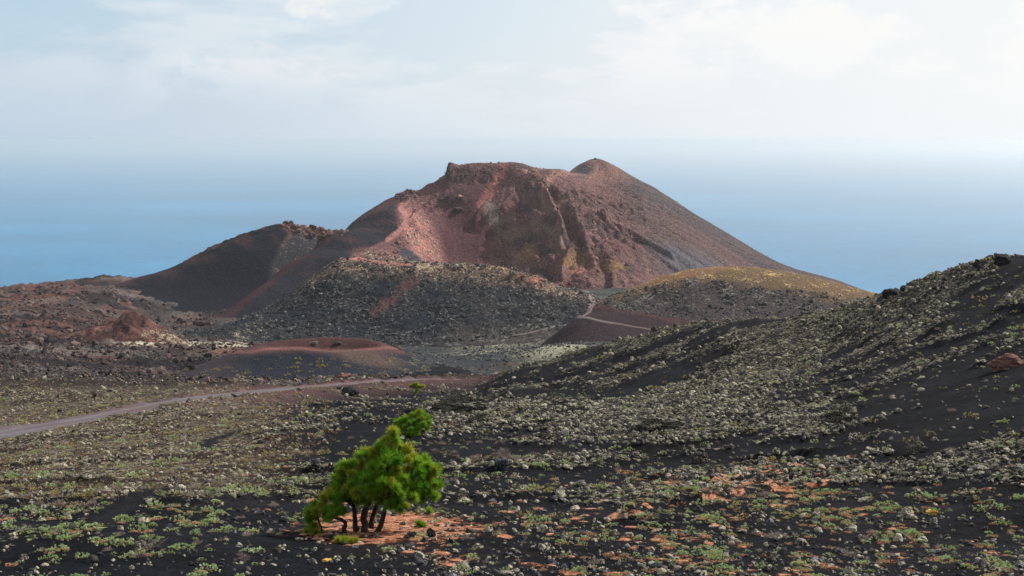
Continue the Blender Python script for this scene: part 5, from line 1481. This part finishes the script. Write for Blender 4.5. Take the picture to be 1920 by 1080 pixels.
# valley floor
n = 34000
x = RNG.uniform(-60, 130, n); y = RNG.uniform(330, 650, n); z0, px, py = zones(x, y); c = fbm(x / 22, y / 22, 4, 263)
far_scatter('valley_rubble', 'pale lichened lava rubble on the valley floor before the dark hill', M_HILLR, n, x, y, RNG.random(n) < np.clip(0.25 + 1.4 * c + 0.5 * blob(px, py, 990, 655, 140, 18), 0.0, 1), np.full(n, 0.27), ground_z)
# crags of the big cone
n = 30000
x = RNG.uniform(-180, 110, n); y = RNG.uniform(940, 1150, n); z = top_z(x, y); px, py = proj(x, y, z); c = fbm(x / 14, y / 14, 4, 264)
cr = blob(px, py, 885, 324, 70, 18) + blob(px, py, 762, 367, 20, 14) + blob(px, py, 842, 374, 36, 13, 20) + 0.8 * blob(px, py, 722, 484, 52, 12, 12, .4) + 0.5 * blob(px, py, 775, 430, 14, 70, 38) + 0.35 * blob(px, py, 1030, 430, 110, 110) + 0.3 * blob(px, py, 980, 340, 60, 20)
far_scatter('crag_rubble', 'broken red and dark rock on the crags of the volcano', M_CRAG, n, x, y, RNG.random(n) < cr * np.clip(0.4 + 1.4 * c, 0.0, 1) * 0.8, np.full(n, 0.62))
# big broken blocks on the crest, the notch knob and the ledges of the open crater
n = 5000
x = RNG.uniform(-125, 60, n); y = RNG.uniform(985, 1150, n); z = top_z(x, y); px, py = proj(x, y, z)
cr = blob(px, py, 880, 320, 58, 9, 0, .4) + blob(px, py, 762, 364, 18, 10, 0, .5) + 0.7 * blob(px, py, 842, 376, 34, 10, 20) + 0.4 * blob(px, py, 724, 478, 44, 8, 12, .4) + 0.25 * blob(px, py, 1120, 405, 70, 30, 20)
far_scatter('crag_blocks', 'large broken dark blocks along the crest and ledges of the volcano', rock_mat('dark_crag', (0.035, 0.022, 0.022), (0.15, 0.09, 0.075), 0.4, 0.8), n, x, y, RNG.random(n) < cr * 0.35, np.full(n, 1.5), top_z, 0.0, 0.4)
n = 2500
x = RNG.uniform(-175, -120, n); y = RNG.uniform(985, 1040, n); z = top_z(x, y); px, py = proj(x, y, z)
far_scatter('crag_blocks', 'broken rusty blocks along the crest of the dark ridge', rock_mat('rusty_crag', (0.045, 0.025, 0.022), (0.20, 0.115, 0.085), 0.45, 0.8), n, x, y, RNG.random(n) < 0.5 * blob(px, py, 598, 432, 40, 10) + 0.3 * blob(px, py, 555, 424, 26, 6), np.full(n, 1.3), top_z, 0.0, 0.4)
# shrubs dotted over the far slopes
n = 9000
x = RNG.uniform(40, 260, n); y = RNG.uniform(960, 1200, n); z = top_z(x, y); px, py = proj(x, y, z); c = fbm(x / 30, y / 30, 3, 265)
far_scatter('far_shrubs', 'tiny yellow-green shrubs dotted over the right flank of the volcano', OLIVES, n, x, y, (px > 1130) & (RNG.random(n) < np.clip(0.10 + 0.5 * c, 0.0, 1)), np.full(n, 0.75))
# shrubs on the small crater mound and by the far road: each its own
n = 560
x = RNG.uniform(-75, -12, n); y = RNG.uniform(262, 312, n); z = smallcrater.z(x, y); px, py = proj(x, y, z)
k = (z > ground_z(x, y) + 0.2) & (py > np.interp(px, [400, 480, 620, 720, 780], [690, 672, 674, 668, 680])) & (RNG.random(n) < 0.55)
for i in np.nonzero(k)[0][:130]:
    r = 0.62 * math.exp(RNG.normal(0, 0.3)); o = link('olive_shrub', OLIVES[i % 4]); o.location = (x[i], y[i], z[i]); o.scale = (r, r, r * 0.9); o.rotation_euler = (0, 0, i)
    side = 'left foot' if px[i] < 480 else 'right shoulder' if px[i] > 680 else 'front'
    tag(o, 'yellow-green shrub on the dark %s of the small crater mound, %s' % (side, 'low near the road' if py[i] > 702 else 'half-way up' if py[i] > 684 else 'high near the rim'), 'shrub', 'shrubs on the crater mound')
